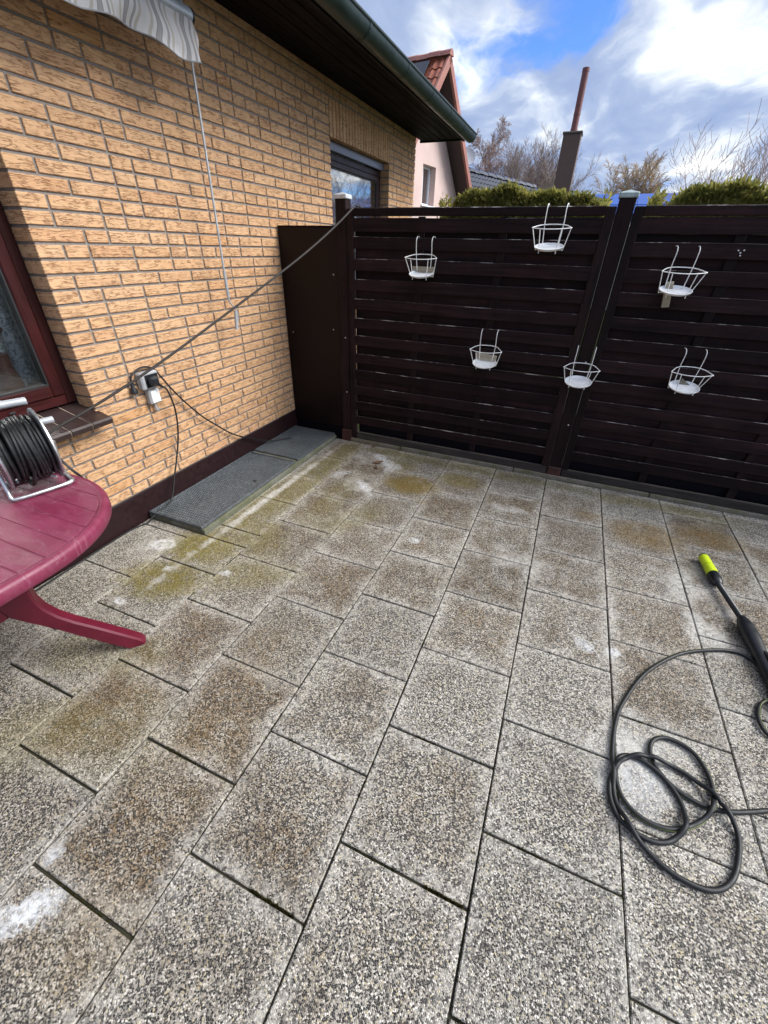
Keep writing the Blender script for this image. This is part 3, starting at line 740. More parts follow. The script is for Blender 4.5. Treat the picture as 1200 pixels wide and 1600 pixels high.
# ================================================================== FENCE
FY=3.24
def post(x,name_label,cap,capm,w=.09,foot=True,top=1.805,y0=FY+.001):
    e=empty('fence_post',(x,y0+w/2,0),label=name_label,cat='fence post',group='dark fence posts')
    h=w/2
    b=MB(); b.box(-h,h,-h,h,.10,top,.005); b.build('shaft',M['slatv'],e)
    b=MB(); b.box(-h-.006,h+.006,-h-.006,h+.006,-.05,.098,.004); b.build('post_shoe',M['redshoe'],e)
    b=MB(); b.box(-h-.007,h+.007,-h-.007,h+.007,top-.004,top+.022,.004); b.add([(-h-.003,-h-.003,top+.022),(h+.003,-h-.003,top+.022),(h+.003,h+.003,top+.022),(-h-.003,h+.003,top+.022),(0,0,top+.036)],[(0,1,4),(1,2,4),(2,3,4),(3,0,4)])
    b.build('post_cap',capm,e)
    b=MB()
    for zz in (.45,.9): b.lathe([(.006,0),(.006,.003),(.003,.005)],8,Matrix.Translation((h*.3,-h,zz))@Matrix.Rotation(R_(90),4,'X'))
    b.build('screw',M['galv'],e)
    return e
M['redshoe']=simple('red_brown_post_shoe',(.055,.018,.013),.5,0,.3,18,.1)
post(-1.703,'dark fence post with pale square cap beside the smooth panel',1,M['capwhite'],.086,top=1.825)
post(.148,'dark split fence post with verdigris cap between the two basket panels',1,M['capzinc'],.088,top=1.808)
post(2.04,'dark fence post at the far right end of the slatted panels',1,M['capzinc'],.088,top=1.808)
PW=1.756
def slat(xa,xb,ya,yb,za,zb,rr,c=.0025,n=7,wz=.0022,wy=.0016):
    b=MB(); ph=rr.uniform(0,6.28); pr=[(ya+c,za),(yb-c,za),(yb,za+c),(yb,zb-c),(yb-c,zb),(ya+c,zb),(ya,zb-c),(ya,za+c)]
    for i in range(n+1):
        x=xa+(xb-xa)*i/n; oz=wz*math.sin(ph+2.2*x)+rr.gauss(0,wz*.35); oy=wy*math.sin(ph*1.7+3*x); o2=rr.gauss(0,wz*.35)
        b.v+=[(x,y+oy,z+(oz if z>(za+zb)/2 else oz*.6+o2)) for y,z in pr]
    m=len(pr)
    for i in range(n):
        for k in range(m): b.f.append((i*m+k,(i+1)*m+k,(i+1)*m+(k+1)%m,i*m+(k+1)%m)); b.mi.append(0)
    b.f+=[tuple(range(m)),tuple(n*m+k for k in range(m))[::-1]]; b.mi+=[0,0]
    return b
def panel(x0,label,seed):
    rr=random.Random(seed)
    e=empty('fence',(x0,FY,0),label=label,cat='fence',group='slatted fence panels')
    b=MB(); b.box(0,.050,0,.034,.012,1.765,.004); b.build('stile',M['slatv'],e)
    b=MB(); b.box(PW-.056,PW,0,.034,.012,1.765,.004); b.build('stile',M['slatv'],e)
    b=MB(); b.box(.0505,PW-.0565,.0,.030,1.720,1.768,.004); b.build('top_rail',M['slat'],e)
    z=1.60; xs0,xs1=.0503,PW-.0563
    fr=[(1.632,1.715)]+[(1.600-.1355*k-.0765,1.600-.1355*k) for k in range(11)]
    for (a,c) in fr:
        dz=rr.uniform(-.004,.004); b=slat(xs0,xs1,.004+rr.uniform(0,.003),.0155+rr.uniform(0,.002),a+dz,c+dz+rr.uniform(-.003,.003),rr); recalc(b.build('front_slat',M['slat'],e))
    bk=[(1.592,1.640)]+[(1.600-.1355*k-.0765-.071,1.600-.1355*k-.0765+.010) for k in range(10)]
    for (a,c) in bk:
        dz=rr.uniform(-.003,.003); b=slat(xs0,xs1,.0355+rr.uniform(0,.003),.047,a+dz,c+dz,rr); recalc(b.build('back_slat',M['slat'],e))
    for xx in (.54,1.10):
        b=MB(); b.box(xx,xx+.050,.0185,.0325,.03,1.718,.002); b.build('batten',M['slatv'],e)
    return e
panel(-1.6555,'left slatted dark fence panel with three wire baskets',1)
panel(.1955,'right slatted dark fence panel with two wire baskets and screws',2)
panel(2.09,'slatted dark fence panel beyond the far right post',3)
# kick boards
for n,(a,c,lab) in enumerate(((-1.60,.09,'grey weathered kick board under the left slatted panel'),(.205,1.99,'grey weathered kick board under the right slatted panel'),(2.09,3.8,'grey weathered kick board under the far right slatted panel'))):
    kb=empty('kick_board',((a+c)/2,FY,.03)); hl=(c-a)/2
    b=MB(); b.box(-hl,hl,-.002,.022,0,.064,.005); b.build('plank',M['kick'],kb)
    b=MB(); b.box(-hl,hl,.052,.075,-.06,.155,.004); b.build('added_gap_blocker',M['fascia'],kb)  # added dark board, blocks the bright view through the gap below the slats
    tag(kb,lab,'board','kick boards under the fence')
# smooth dark panel closing the gap to the house
e=empty('closing_panel',(-2.01,FY,0),label='smooth dark brown panel closing the gap between house wall and fence post',cat='panel')
b=MB(); b.box(-.262,.262,.02,.045,.105,1.655,.004); b.build('sheet',M['board'],e)
b=MB(); b.box(-.262,.262,.022,.040,1.6555,1.664,.002); b.build('edge_strip',M['slatv'],e)
b=MB()
for (xx,zz) in ((.20,.95),(.22,1.35),(-.2,.9)): b.lathe([(.006,0),(.005,.003)],8,Matrix.Translation((xx,.02,zz))@Matrix.Rotation(R_(90),4,'X'))
b.build('screw',M['galv'],e)
b=MB(); b.box(-2.27,-1.75,FY+.035,FY+.06,-.05,.10,.004); tag(b.build('gap_strip',M['fascia']),'black strip filling the gap under the smooth dark panel','board')  # black strip fills the opening below the panel
# screws on the right panel
b=MB()
for (dx_,dz_) in ((0,0),(.013,.012),(-.013,.011),(.004,-.013)): b.lathe([(.004,0),(.0035,.004)],8,Matrix.Translation((.783+dx_,FY+.003,1.552+dz_))@Matrix.Rotation(R_(90),4,'X'))
tag(b.build('screw_cluster',M['white']),'small cluster of pale screw heads on the right slatted panel','screws')

# ---- wire baskets
def basket(cx_,zh,rz,label,tilt=0.,y=FY+.002):
    """origin at the saucer's base, hooks reach up to height zh"""
    e=empty('wire_basket',(cx_,y,zh-.222),rz,label,'wire basket','white wire baskets hung on the fence')
    r=.0026; zr=.118; a_=R_(13)
    def K(p):   # the basket hangs tipped forward from its hooks
        y_,z_=p[1]+.012,p[2]-.2
        return (p[0],y_*math.cos(a_)-z_*math.sin(a_)-.058,y_*math.sin(a_)+z_*math.cos(a_)+.2)
    ringp=[(-.056,-.012,zr),(.056,-.012,zr),(.108,-.085,zr),(.112,-.095,zr),(.104,-.103,zr),(.05,-.126,zr),(0,-.132,zr),(-.05,-.126,zr),(-.104,-.103,zr),(-.112,-.095,zr),(-.108,-.085,zr)]
    b=MB(); b.tube(spline([K(p) for p in ringp],3,True),r,6,closed=True); b.build('ring',M['white'],e,True)
    for s in (-1,1):
        x=.055*s
        b=MB(); b.tube(spline([(x*1.02,.020,.196),(x*1.02,.021,.214),(x*1.02,.008,.2235),(x*1.01,-.030,.2225),(x,-.052,.205)]+[K(p) for p in ((x,-.0115,.180),(x,-.012,zr),(x*.85,-.020,.004),(x*.8,-.03,-.001),(x*.75,-.10,-.001),(x*.75,-.112,.002))],5),r,6); b.build('hook_wire',M['white'],e,True)
    for (xr,yr,xb,yb) in ((-.110,-.092,-.083,-.062),(.110,-.092,.083,-.062),(-.062,-.122,-.050,-.122),(.062,-.122,.050,-.122)):
        side_=abs(xr)>.1
        pts=[(xr,yr,zr),(xb,yb,.004)]+([(xb*.9,yb,-.002),(xb*.3,yb,-.0025)] if side_ else [(xb,yb-.004,-.006)])
        b=MB(); b.tube(spline([K(p) for p in pts],4),r,6); b.build('stay_wire',M['white'],e,True)
    b=MB(); b.lathe([(.0,.003),(.066,.003),(.082,.010),(.087,.019),(.0845,.0195),(.079,.012),(.066,.0075),(.02,.0075),(0.0,.0078)],28,Matrix.Translation(K((0,-.072,0)))@Matrix.Rotation(a_,4,'X'),cap=False); b.build('saucer',M['saucer'],e,True)
    return e
basket(-1.042,1.602,R_(2),'white wire basket on the left panel near the dark post, upper left')
basket(-.222,1.776,R_(-3),'white wire basket hooked over the top rail of the left panel')
basket(.520,1.576,R_(5),'white wire basket in front of an upright grey wooden slip')
basket(-.514,1.054,R_(2),'white wire basket with a wood scrap behind, lower on the left panel')
basket(.145,1.002,R_(-2),'white wire basket hung on the capped middle fence post',y=FY-.006)
basket(.757,1.044,R_(4),'white wire basket low on the right panel, a pale triangular chip behind')
def scrap(x0,x1,z0,z1,label,rot=0.,y=FY-.016,tri=False):
    w_,h_=(x1-x0)/2,(z1-z0)/2
    b=MB()
    if tri: b.prism([(-w_,-h_),(w_,-h_),(-w_*.6,h_)],Matrix(((1,0,0,0),(0,0,1,0),(0,1,0,0),(0,0,0,1))),-.009,.009)
    else: b.box(-w_,w_,-.009,.009,-h_,h_,.002)
    o=b.build('wood_scrap',M['scrap']); o.location=((x0+x1)/2,y,(z0+z1)/2); o.rotation_euler=(0,rot,0)
    if tri: recalc(o)
    return tag(o,label,'wood scrap','wood spacers behind the baskets')
scrap(-1.125,-.968,1.395,1.428,'long flat grey wood scrap behind the upper left basket')
scrap(.482,.522,1.265,1.402,'upright grey wooden slip poking out below a basket on the right panel',-.14)
scrap(-.590,-.440,.845,.890,'flat pale wood scrap behind the lower basket of the left panel',.06)
scrap(.735,.80,.833,.868,'small triangular pale wood chip behind the lowest right basket',0,FY-.016,True)

# ================================================================== AWNING over the left window
aw=empty('awning',(-2.05,.6,2.46),label='striped cream and grey awning rolled in above the left window',cat='awning'); aw.location=(0,0,0)
b=MB(); b.tube([(-2.055,-1.2,2.462),(-2.055,2.385,2.462)],.033,20); b.build('front_bar',M['alu'],aw,True)
b=MB(); b.lathe([(.0335,0),(.035,.004),(.035,.012),(.030,.016)],20,Matrix.Translation((-2.055,2.376,2.462))@Matrix.Rotation(R_(-90),4,'X')); b.build('end_cap',M['blackpl'],aw,True)
prof=[(2.372,2.298),(2.33,2.292),(2.28,2.284),(2.225,2.281),(2.17,2.297),(2.12,2.315),(2.05,2.320),(1.97,2.320),(1.84,2.306),(1.75,2.291),(1.66,2.284),(1.58,2.292),(1.5,2.312),(1.42,2.320)]
def zedge(y):
    yy=y
    while yy<1.42+1e-6: yy+=.62*1.0
    if yy>2.372: yy=2.372
    for (a,za),(c,zc_) in zip(prof,prof[1:]):
        if c<=yy<=a: return za+(zc_-za)*(a-yy)/(a-c)
    return 2.32
b=MB(); ny=150; nz=8; ya0=-1.2
for i in range(ny+1):
    y=2.372+(ya0-2.372)*i/ny; ze=zedge(y)
    for k in range(nz+1):
        t=k/nz; z=2.447+(ze-2.447)*t
        x=-2.030+.022*t*math.sin(y*11+1.2*t)+.016*t*t*math.sin(y*23+2)+.018*t*(1-t)*2-.004*math.sin(t*9+y*3)*t
        b.v.append((x,y+.010*t*math.sin(t*7+y*5),z))
for i in range(ny):
    for k in range(nz):
        a=i*(nz+1)+k; b.f.append((a,a+1,a+nz+2,a+nz+1)); b.mi.append(0)
val=b.build('valance',M['awning'],aw,True)
bot=[Vector(b.v[i*(nz+1)+nz]) for i in range(ny+1)]
h_=MB(); h_.tube(bot,.0032,5); h_.build('hem',M['hem'],val,True)
b=MB(); b.tube([(-2.19,-1.2,2.555),(-2.19,2.33,2.555)],.052,20); b.build('fabric_roll',M['awning'],aw,True)
b=MB(); b.box(-2.268,-2.225,-1.2,2.30,2.53,2.575,.004); b.build('wall_rail',M['alu'],aw)
b=MB(); b.box(-2.165,-2.105,.9,2.20,2.385,2.425,.008); b.build('folded_arm',M['alu'],aw)
b=MB(); b.box(-2.11,-2.06,2.06,2.17,2.352,2.392,.012); b.build('arm_elbow',M['greypl'],aw)
b=MB(); b.box(-2.268,-2.14,2.42,2.46,2.45,2.60,.006); b.build('gear_bracket',M['alu'],aw)
# crank rod
ck=empty('awning_crank',(-2.15,2.467,1.03),label='thin grey awning crank rod hanging against the brick wall',cat='crank'); 
def rel(pts,o=(-2.15,2.467,1.03)): return [(p[0]-o[0],p[1]-o[1],p[2]-o[2]) for p in pts]
b=MB(); b.tube(rel([(-2.17,2.45,2.455),(-2.158,2.46,2.42),(-2.15,2.463,2.36),(-2.15,2.447,1.36)]),.0065,8); b.build('rod',M['alu'],ck,True)
b=MB(); b.tube(rel([(-2.15,2.447,1.385),(-2.15,2.449,1.232)]),.010,10); b.build('sleeve',M['alu'],ck,True)
b=MB(); b.tube(spline(rel([(-2.15,2.449,1.235),(-2.149,2.452,1.205),(-2.147,2.492,1.16),(-2.147,2.510,1.125),(-2.15,2.503,1.075)]),6),.0055,8); b.build('crank_arm',M['alu'],ck,True)
b=MB(); b.tube(rel([(-2.15,2.498,1.145),(-2.15,2.480,1.028)]),.0115,10); b.build('grip',M['greypl'],ck,True)

# ================================================================== POWER SOCKET, cables
XS=XW
sk=empty('power_socket',(XS,1.755,.77),label='grey surface mounted power socket box with a black plug in it',cat='socket')
b=MB(); b.box(.001,.050,-.062,.062,.020,.118,.008); b.build('socket_body',M['greypl'],sk)
b=MB(); b.box(.050,.0535,-.038,.052,.030,.104,.002); b.build('socket_insert',M['blackpl'],sk)
b=MB(); b.box(.0535,.092,-.030,.030,.042,.094,.012); b.tube([(.075,.02,.046),(.080,.045,.022)],[.011,.006],8); b.build('plug',M['blackpl'],sk)
b=MB(); b.box(.001,.040,-.030,.048,-.075,.014,.007); b.build('switch_box',M['greypl'],sk)
b=MB(); b.box(.040,.046,-.020,.040,-.066,.006,.003); b.build('switch_rocker',M['saucer'],sk)
b=MB(); b.tube(spline([(.02,.008,-.075),(.02,.006,-.10),(.022,.012,-.118),(.03,.022,-.108)],5),.0075,8); b.build('conduit_stub',M['greypl'],sk,True)
pl=empty('loose_plug',(XS+.022,1.648,.80),label='unplugged black plug dangling left of the grey socket box',cat='plug')
b=MB(); b.lathe([(.006,.060),(.010,.045),(.011,.02),(.020,.006),(.021,-.012),(.017,-.017)][::-1],14); recalc(b.build('plug_body',M['blackpl'],pl,True))
for s in (-1,1):
    b=MB(); b.tube([(.0,.0095*s,-.017),(0,.0095*s,-.038)],.0024,8); b.build('pin',M['galv'],pl,True)
def cable(name,pts,r,mat,label,cat='cable',sub=8):
    o=Vector(pts[-1]); b=MB(); b.tube(spline([Vector(p)-o for p in pts],sub),r,8)
    ob=b.build(name,mat,None,True); ob.location=o; return tag(ob,label,cat)
cable('coiled_cable',[(XS+.022,1.648,.858),(XS+.025,1.655,.882),(XS+.02,1.70,.905),(XS+.016,1.76,.912),(XS+.018,1.82,.888),(XS+.03,1.843,.842),(XS+.035,1.90,.745),(XS+.033,1.978,.640),(XS+.03,2.09,.51),(XS+.028,2.212,.398),(XS+.028,2.34,.29),(XS+.03,2.46,.215),(XS+.035,2.60,.145),(XS+.05,2.74,.078),(XS+.10,2.86,.055),(XS+.16,2.93,.0555)],.0055,M['rubber'],'black cable looping over the socket and down onto the short cover')
cable('power_lead',[(XS+.080,1.80,.795),(XS+.083,1.82,.772),(XS+.07,1.845,.715),(XS+.055,1.866,.625),(XS+.05,1.857,.52),(XS+.048,1.826,.41),(XS+.05,1.775,.30),(XS+.055,1.725,.21),(XS+.07,1.66,.105),(XS+.075,1.60,.057),(XS+.07,1.545,.056),(XS+.06,1.48,.03),(XS+.052,1.44,.006),(XS+.03,1.38,.006),(XS+.022,1.28,.006),(XS+.03,1.05,.006),(XS+.05,.7,.006)],.0052,M['rubber'],'black lead dropping from the socket plug to the floor under the table')
A_=Vector((-1.590,3.236,1.772)); B_=Vector((-1.90,.955,.855))
pts=[]
for k in range(15):
    t=k/14; p=A_.lerp(B_,t); p.z-=.10*4*t*(1-t)*.62; p.x+=.012*math.sin(t*9); pts.append(p)
over=[(-1.545,3.30,1.50),(-1.55,3.298,1.70),(-1.565,3.285,1.768),(-1.578,3.255,1.779)]
cable('extension_cable',over+pts+[(-1.905,.87,.80),(-1.86,.80,.78)],.0062,M['greycable'],'long grey-brown extension cable stretched from reel to fence top')

# ================================================================== TABLE
TX,TY=-1.725,.45; TA,TB=.45,.458; TL=1.05
tb=empty('garden_table',(TX,TY-.15,0),label='oval wine red plastic garden table carrying the cable reel',cat='table')
tb.location=(0,0,0)
def outline(d,n=40,k=2.15):
    P_=[]
    for i in range(n+1):
        a=math.pi*i/n; c,s=math.cos(a),math.sin(a)
        P_.append((TX+(TA-d)*math.copysign(abs(c)**(2/k),c),TY+(TB-d)*abs(s)**(2/k)))
    for i in range(n+1):
        a=math.pi+math.pi*i/n; c,s=math.cos(a),math.sin(a)
        P_.append((TX+(TA-d)*math.copysign(abs(c)**(2/k),c),TY-.55-(TB-d)*abs(s)**(2/k)))
    return P_
b=MB(); rings=[(.004,.672),(0,.678),(0,.705),(.004,.714),(.012,.7195),(.022,.7203),(.027,.7195),(.030,.7180)]
oo=[outline(d) for d,z in rings]; n=len(oo[0])
for o_,(d,z) in zip(oo,rings): b.v+=[(x,y,z) for x,y in o_]
for i in range(len(rings)-1):
    for k in range(n): b.f.append((i*n+k,i*n+(k+1)%n,(i+1)*n+(k+1)%n,(i+1)*n+k)); b.mi.append(0)
b.f.append(tuple((len(rings)-1)*n+k for k in range(n))); b.mi.append(0)
# underside lip
b.v+= [(x,y,.672) for x,y in outline(.03)]; m0=len(rings)*n
b.v+= [(x,y,.706) for x,y in outline(.034)]
for k in range(n): b.f.append((m0+k,m0+(k+1)%n,(k+1)%n,k)); b.f.append((m0+n+k,m0+n+(k+1)%n,m0+(k+1)%n,m0+k)); b.mi+=[0,0]
b.f.append(tuple(m0+n+k for k in range(n))[::-1]); b.mi.append(0)
top=b.build('tabletop',M['plumtop'],tb,True); recalc(top)
inn=outline(.0315,200)
def xr(y):
    best=None
    for (xa,ya2),(xb,yb2) in zip(inn,inn[1:]+inn[:1]):
        if (ya2-y)*(yb2-y)<=0 and ya2!=yb2:
            xx=xa+(xb-xa)*(y-ya2)/(yb2-ya2)
            if best is None or xx>best: best=xx
    return best
g0=.505
k=-14
while True:
    ya2=g0+.0785*k; yb2=ya2+.0785; k+=1
    if ya2>TY+TB-.045: break
    ya3,yb3=max(ya2+.0016,TY-.55-TB+.036),min(yb2-.0016,TY+TB-.036)
    if yb3-ya3<.008: continue
    P_=[]; m_=7
    for i in range(m_+1):
        y=ya3+(yb3-ya3)*i/m_; P_.append((xr(y) or TX,y))
    P2=[(2*TX-x,y) for x,y in P_][::-1]
    poly=P_+P2; cxm=TX; cym=(ya3+yb3)/2
    b=MB(); nn=len(poly)
    b.v+=[(x,y,.7180) for x,y in poly]+[(x+(.002 if x<TX else -.002),y+(.0015 if y<cym else -.0015),.7192) for x,y in poly]
    for i in range(nn): b.f.append((i,(i+1)%nn,nn+(i+1)%nn,nn+i)); b.mi.append(0)
    b.f.append(tuple(range(nn,2*nn))); b.mi.append(0)
    recalc(b.build('top_plank',M['plumtop'],top))
# splayed legs
def leg(px,py,dx_,dy_):
    L=math.hypot(dx_,dy_); u=Vector((dx_/L,dy_/L,0)); nrm=Vector((-u.y,u.x,0))
    up=[(.150,.674),(.145,.60),(.139,.50),(.126,.43),(.126,.385),(.138,.335),(.165,.285),(.205,.235),(.26,.178),(.33,.102),(.390,.036),(.402,.012),(.396,0)]
    lo=[(.335,0),(.29,.045),(.205,.142),(.15,.207),(.10,.262),(.065,.296),(.03,.335),(.01,.40),(-.02,.50),(-.03,.60),(-.03,.674)]
    poly=up+lo; b=MB(); nn=len(poly)
    cs=.6; hw=.026; be=.007
    ctr=lambda s,z: Vector((px,py,0))+u*s+Vector((0,0,z))
    # inset polygon for rounded edges
    ins=[]
    for i in range(nn):
        p0,p1,p2=Vector(poly[i-1]),Vector(poly[i]),Vector(poly[(i+1)%nn])
        d=((p1-p0).normalized()+(p2-p1).normalized()).normalized(); nv=Vector((d.y,-d.x)); ins.append(p1+nv*be if False else p1-nv*(-be))
    A=sum(poly[i][0]*poly[(i+1)%nn][1]-poly[(i+1)%nn][0]*poly[i][1] for i in range(nn))
    ins=[]
    for i in range(nn):
        p0,p1,p2=Vector(poly[i-1]),Vector(poly[i]),Vector(poly[(i+1)%nn])
        d=((p1-p0).normalized()+(p2-p1).normalized()).normalized(); nv=Vector((-d.y,d.x)) if A>0 else Vector((d.y,-d.x)); ins.append(p1+nv*be)
    lay=[(-hw,ins),(-hw+be,[Vector(p) for p in poly]),(hw-be,[Vector(p) for p in poly]),(hw,ins)]
    for off,pp in lay: b.v+=[tuple(ctr(p.x,max(p.y,0.0005))+nrm*off) for p in pp]
    for i in range(3):
        for k_ in range(nn): b.f.append((i*nn+k_,i*nn+(k_+1)%nn,(i+1)*nn+(k_+1)%nn,(i+1)*nn+k_)); b.mi.append(0)
    b.f.append(tuple(range(nn))); b.f.append(tuple(3*nn+k_ for k_ in range(nn))); b.mi+=[0,0]
    return recalc(b.build('leg',M['plum'],tb,True))
PXc,PYc=-1.72,.45
leg(PXc,PYc,.24,.28); leg(PXc,PYc,-.33,-.02); leg(PXc,-.55,.24,-.28); leg(PXc,-.55,-.33,.02)
b=MB(); b.box(PXc-.030,PXc+.030,-.55,PYc+.02,.325,.52,.010); b.build('stretcher',M['plum'],tb)

# ================================================================== CABLE REEL on the table
u=Vector((.32,.947,0)).normalized(); p_=Vector((.947,-.32,0)).normalized(); zax=Vector((0,0,1))
rc=Vector((-1.742,.850,.878)); lc=rc-u*.150; mid=(rc+lc)/2
rl=empty('cable_reel',(mid.x,mid.y,.7205),label='galvanised cable reel wound with black cable, standing on the table',cat='cable reel')
def fr(center): 
    m_=Matrix.Identity(4); c=center-Vector((mid.x,mid.y,.7205))
    m_.col[0].xyz=p_; m_.col[1].xyz=zax; m_.col[2].xyz=-u if False else u
    m_.col[0].xyz=p_; m_.col[1].xyz=zax; m_.col[2].xyz=p_.cross(zax); m_.col[3].xyz=c
    return m_
flp=[(.0,-.004),(.030,-.004),(.034,.004),(.060,.006),(.066,.0),(.118,.0),(.128,.004),(.133,.006),(.134,.001),(.130,-.002),(.118,-.003),(.060,-.003),(.0,-.006)]
sgn=1 if p_.cross(zax).dot(u)>0 else -1
for c_ in (rc,lc):
    b=MB(); b.lathe([(r,z*sgn*(1 if c_ is rc else -1)) for r,z in flp],40,fr(c_),cap=False); recalc(b.build('flange',M['galv'],rl,True))
b=MB(); b.lathe([(.045,-.073),(.045,.073)],24,fr(mid)); b.build('drum',M['blackpl'],rl,True)
rw=random.Random(3)
def turn(off,rad,wob,seed):
    r2=random.Random(seed); ph=r2.uniform(0,6.28); pts=[]
    for k in range(44):
        a=2*math.pi*k/44; o=off+wob*math.sin(a+ph); rr_=rad+.003*math.sin(2*a+ph)
        pts.append(mid-Vector((mid.x,mid.y,.7205))+u*o+(p_*math.cos(a)+zax*math.sin(a))*rr_)
    return pts
lay=[(.066,11),(.080,11),(.094,11),(.107,10)]
for li,(rad,cnt) in enumerate(lay):
    for k in range(cnt):
        b=MB(); b.tube(turn(-.066+.132*(k+.5)/cnt,rad+rw.uniform(-.002,.004),rw.uniform(.001,.010 if li==3 else .004),li*50+k),.0064,7,closed=True); b.build('cable_turn',M['rubber'],rl,True)
b=MB(); pts=[]
for k in range(26):
    a=R_(-150+k*5); pts.append(mid-Vector((mid.x,mid.y,.7205))+u*(.01+.03*math.sin(a))+(p_*math.cos(a)+zax*math.sin(a))*(.112+.022*max(0,math.sin(R_(k*7)))))
b.tube(pts,.0064,7); b.build('loose_loop',M['rubber'],rl,True)
def T_(v): return Vector(v)-Vector((mid.x,mid.y,.7205))
# stand: bent tube each side joined by bars front and rear, carrying grip
aL=lc-u*.022; aR=rc+u*.024
def down(a,d): q=a+p_*d; q.z=.7295; return q
b=MB()
front=[T_(aL),T_(aL+p_*.03-zax*.05),T_(down(aL,.055)+zax*.035),T_(down(aL,.072)+zax*.004),T_(down(aL,.078)+u*.020),T_(down(aL,.078)+u*.09),T_(down(aR,.070)-u*.02),T_(down(aR,.058)+zax*.002),T_(down(aR,.03)),T_(down(aR,-.03)),T_(down(aR,-.06)+zax*.03),T_(aR-p_*.015-zax*.03),T_(aR)]
b.tube(spline(front,6),.0078,10); b.build('stand_tube',M['galv'],rl,True)
b=MB(); b.tube(spline([T_(aL),T_(aL-p_*.03-zax*.05),T_(down(aL,-.075)+zax*.02),T_(down(aL,-.085)+u*.02),T_(down(aR,-.085)-u*.03),T_(down(aR,-.07))],6),.0078,10); b.build('rear_tube',M['galv'],rl,True)
b=MB(); b.tube([T_(aL),T_(aR)],.009,10); b.build('axle',M['galv'],rl,True)
b=MB(); gz_=1.042
b.tube(spline([T_(aL),T_(aL+zax*.09),T_(Vector((aL.x,aL.y,gz_-.02))),T_(Vector((aL.x,aL.y,gz_))+u*.02),T_(Vector((aL.x,aL.y,gz_))+u*.10)],6),.0075,10); b.build('handle_tube',M['galv'],rl,True)
b=MB(); b.tube([T_(Vector((rc.x,rc.y,gz_))-u*.125),T_(Vector((rc.x,rc.y,gz_))+u*.0)],.0135,12); b.build('handle_grip',M['alu'],rl,True)
b=MB(); kc=rc+zax*.088+p_*.025; b.tube([T_(kc+u*.004),T_(kc+u*.050)],[.011,.0125],12); b.build('crank_knob',M['alu'],rl,True)
b=MB(); b.lathe([(.024,-.016),(.028,-.004),(.028,.004),(.02,.012)],18,fr(lc-u*.012)); b.build('hub',M['blackpl'],rl,True)
b=MB(); e_=mid+u*.045+p_*.03-zax*.118; b.tube([T_(e_),T_(e_+p_*.02+u*.012)],.0045,8); b.build('bare_end',M['saucer'],rl,True)
cable('reel_lead',[(-1.745,.945,.60),(-1.748,.926,.69),(-1.757,.911,.727),(-1.775,.905,.752),(-1.80,.898,.79)],.0055,M['rubber'],'short black lead from behind the reel along the table edge')

# ================================================================== PRESSURE WASHER LANCE and hose
def lan(s): return Vector((1.046,2.49,0)).lerp(Vector((1.066,2.235,0)),s)
ln=empty('pressure_washer_lance',(1.09,2.05,0),label='black pressure washer lance with lime green nozzle lying on the slabs',cat='lance'); LO=Vector((1.09,2.05,0))
def along(path,rs,name,mat,n=16,sm=True):
    b=MB(); b.tube([Vector(p)-LO for p in path],rs,n); return b.build(name,mat,ln,sm)
N0=Vector((1.043,2.50,.030)); N1=Vector((1.060,2.335,.030)); dN=(N1-N0).normalized()
along([N0-dN*.006,N0+dN*.004],[.022,.024],'nozzle_tip',M['blackpl'])
along([N0+dN*.004,N0+dN*.008,N0+dN*.085],[.0245,.0265,.0265],'nozzle_front',M['lime'])
along([N0+dN*.085,N0+dN*.0875],[.0235,.0235],'nozzle_groove',M['seal'])
along([N0+dN*.0875,N0+dN*.09,N0+dN*.160],[.0265,.0275,.0285],'nozzle_rear',M['lime'])
along([N1-dN*.005,N1,N1+dN*.05,N1+dN*.075,N1+dN*.085],[.0270,.0285,.0285,.0235,.0150],'collar',M['blackpl'])
t0=N1+dN*.085; t1=Vector((1.108,1.99,.036)); pts=[];rs=[]
nr=34
for k in range(nr*2+1):
    pts.append(t0.lerp(t1,k/(nr*2))); rs.append(.0142 if k%2 else .0122)
along(pts,rs,'ribbed_tube',M['blackpl'],14,False)
hb=[Vector((1.107,2.005,.036)),Vector((1.109,1.985,.036)),Vector((1.112,1.94,.036)),Vector((1.117,1.87,.036)),Vector((1.122,1.79,.034)),Vector((1.126,1.70,.032)),Vector((1.132,1.60,.030)),Vector((1.140,1.50,.030)),Vector((1.150,1.40,.030)),Vector((1.152,1.39,.030))]
along(spline(hb,4),[r for r in [x for pr in zip([.016,.024,.034,.0355,.031,.0275,.026,.027,.027],[.024,.034,.0355,.031,.0275,.026,.027,.027,.020]) for x in [pr[0]+(pr[1]-pr[0])*q/4 for q in range(4)]]]+[.018],'handle_body',M['blackpl'],18)
along(spline([Vector((1.125,1.78,.05)),Vector((1.13,1.74,.067)),Vector((1.138,1.66,.062)),Vector((1.146,1.56,.055))],4),.008,'trigger',M['blackpl'],8)
HR=.0079
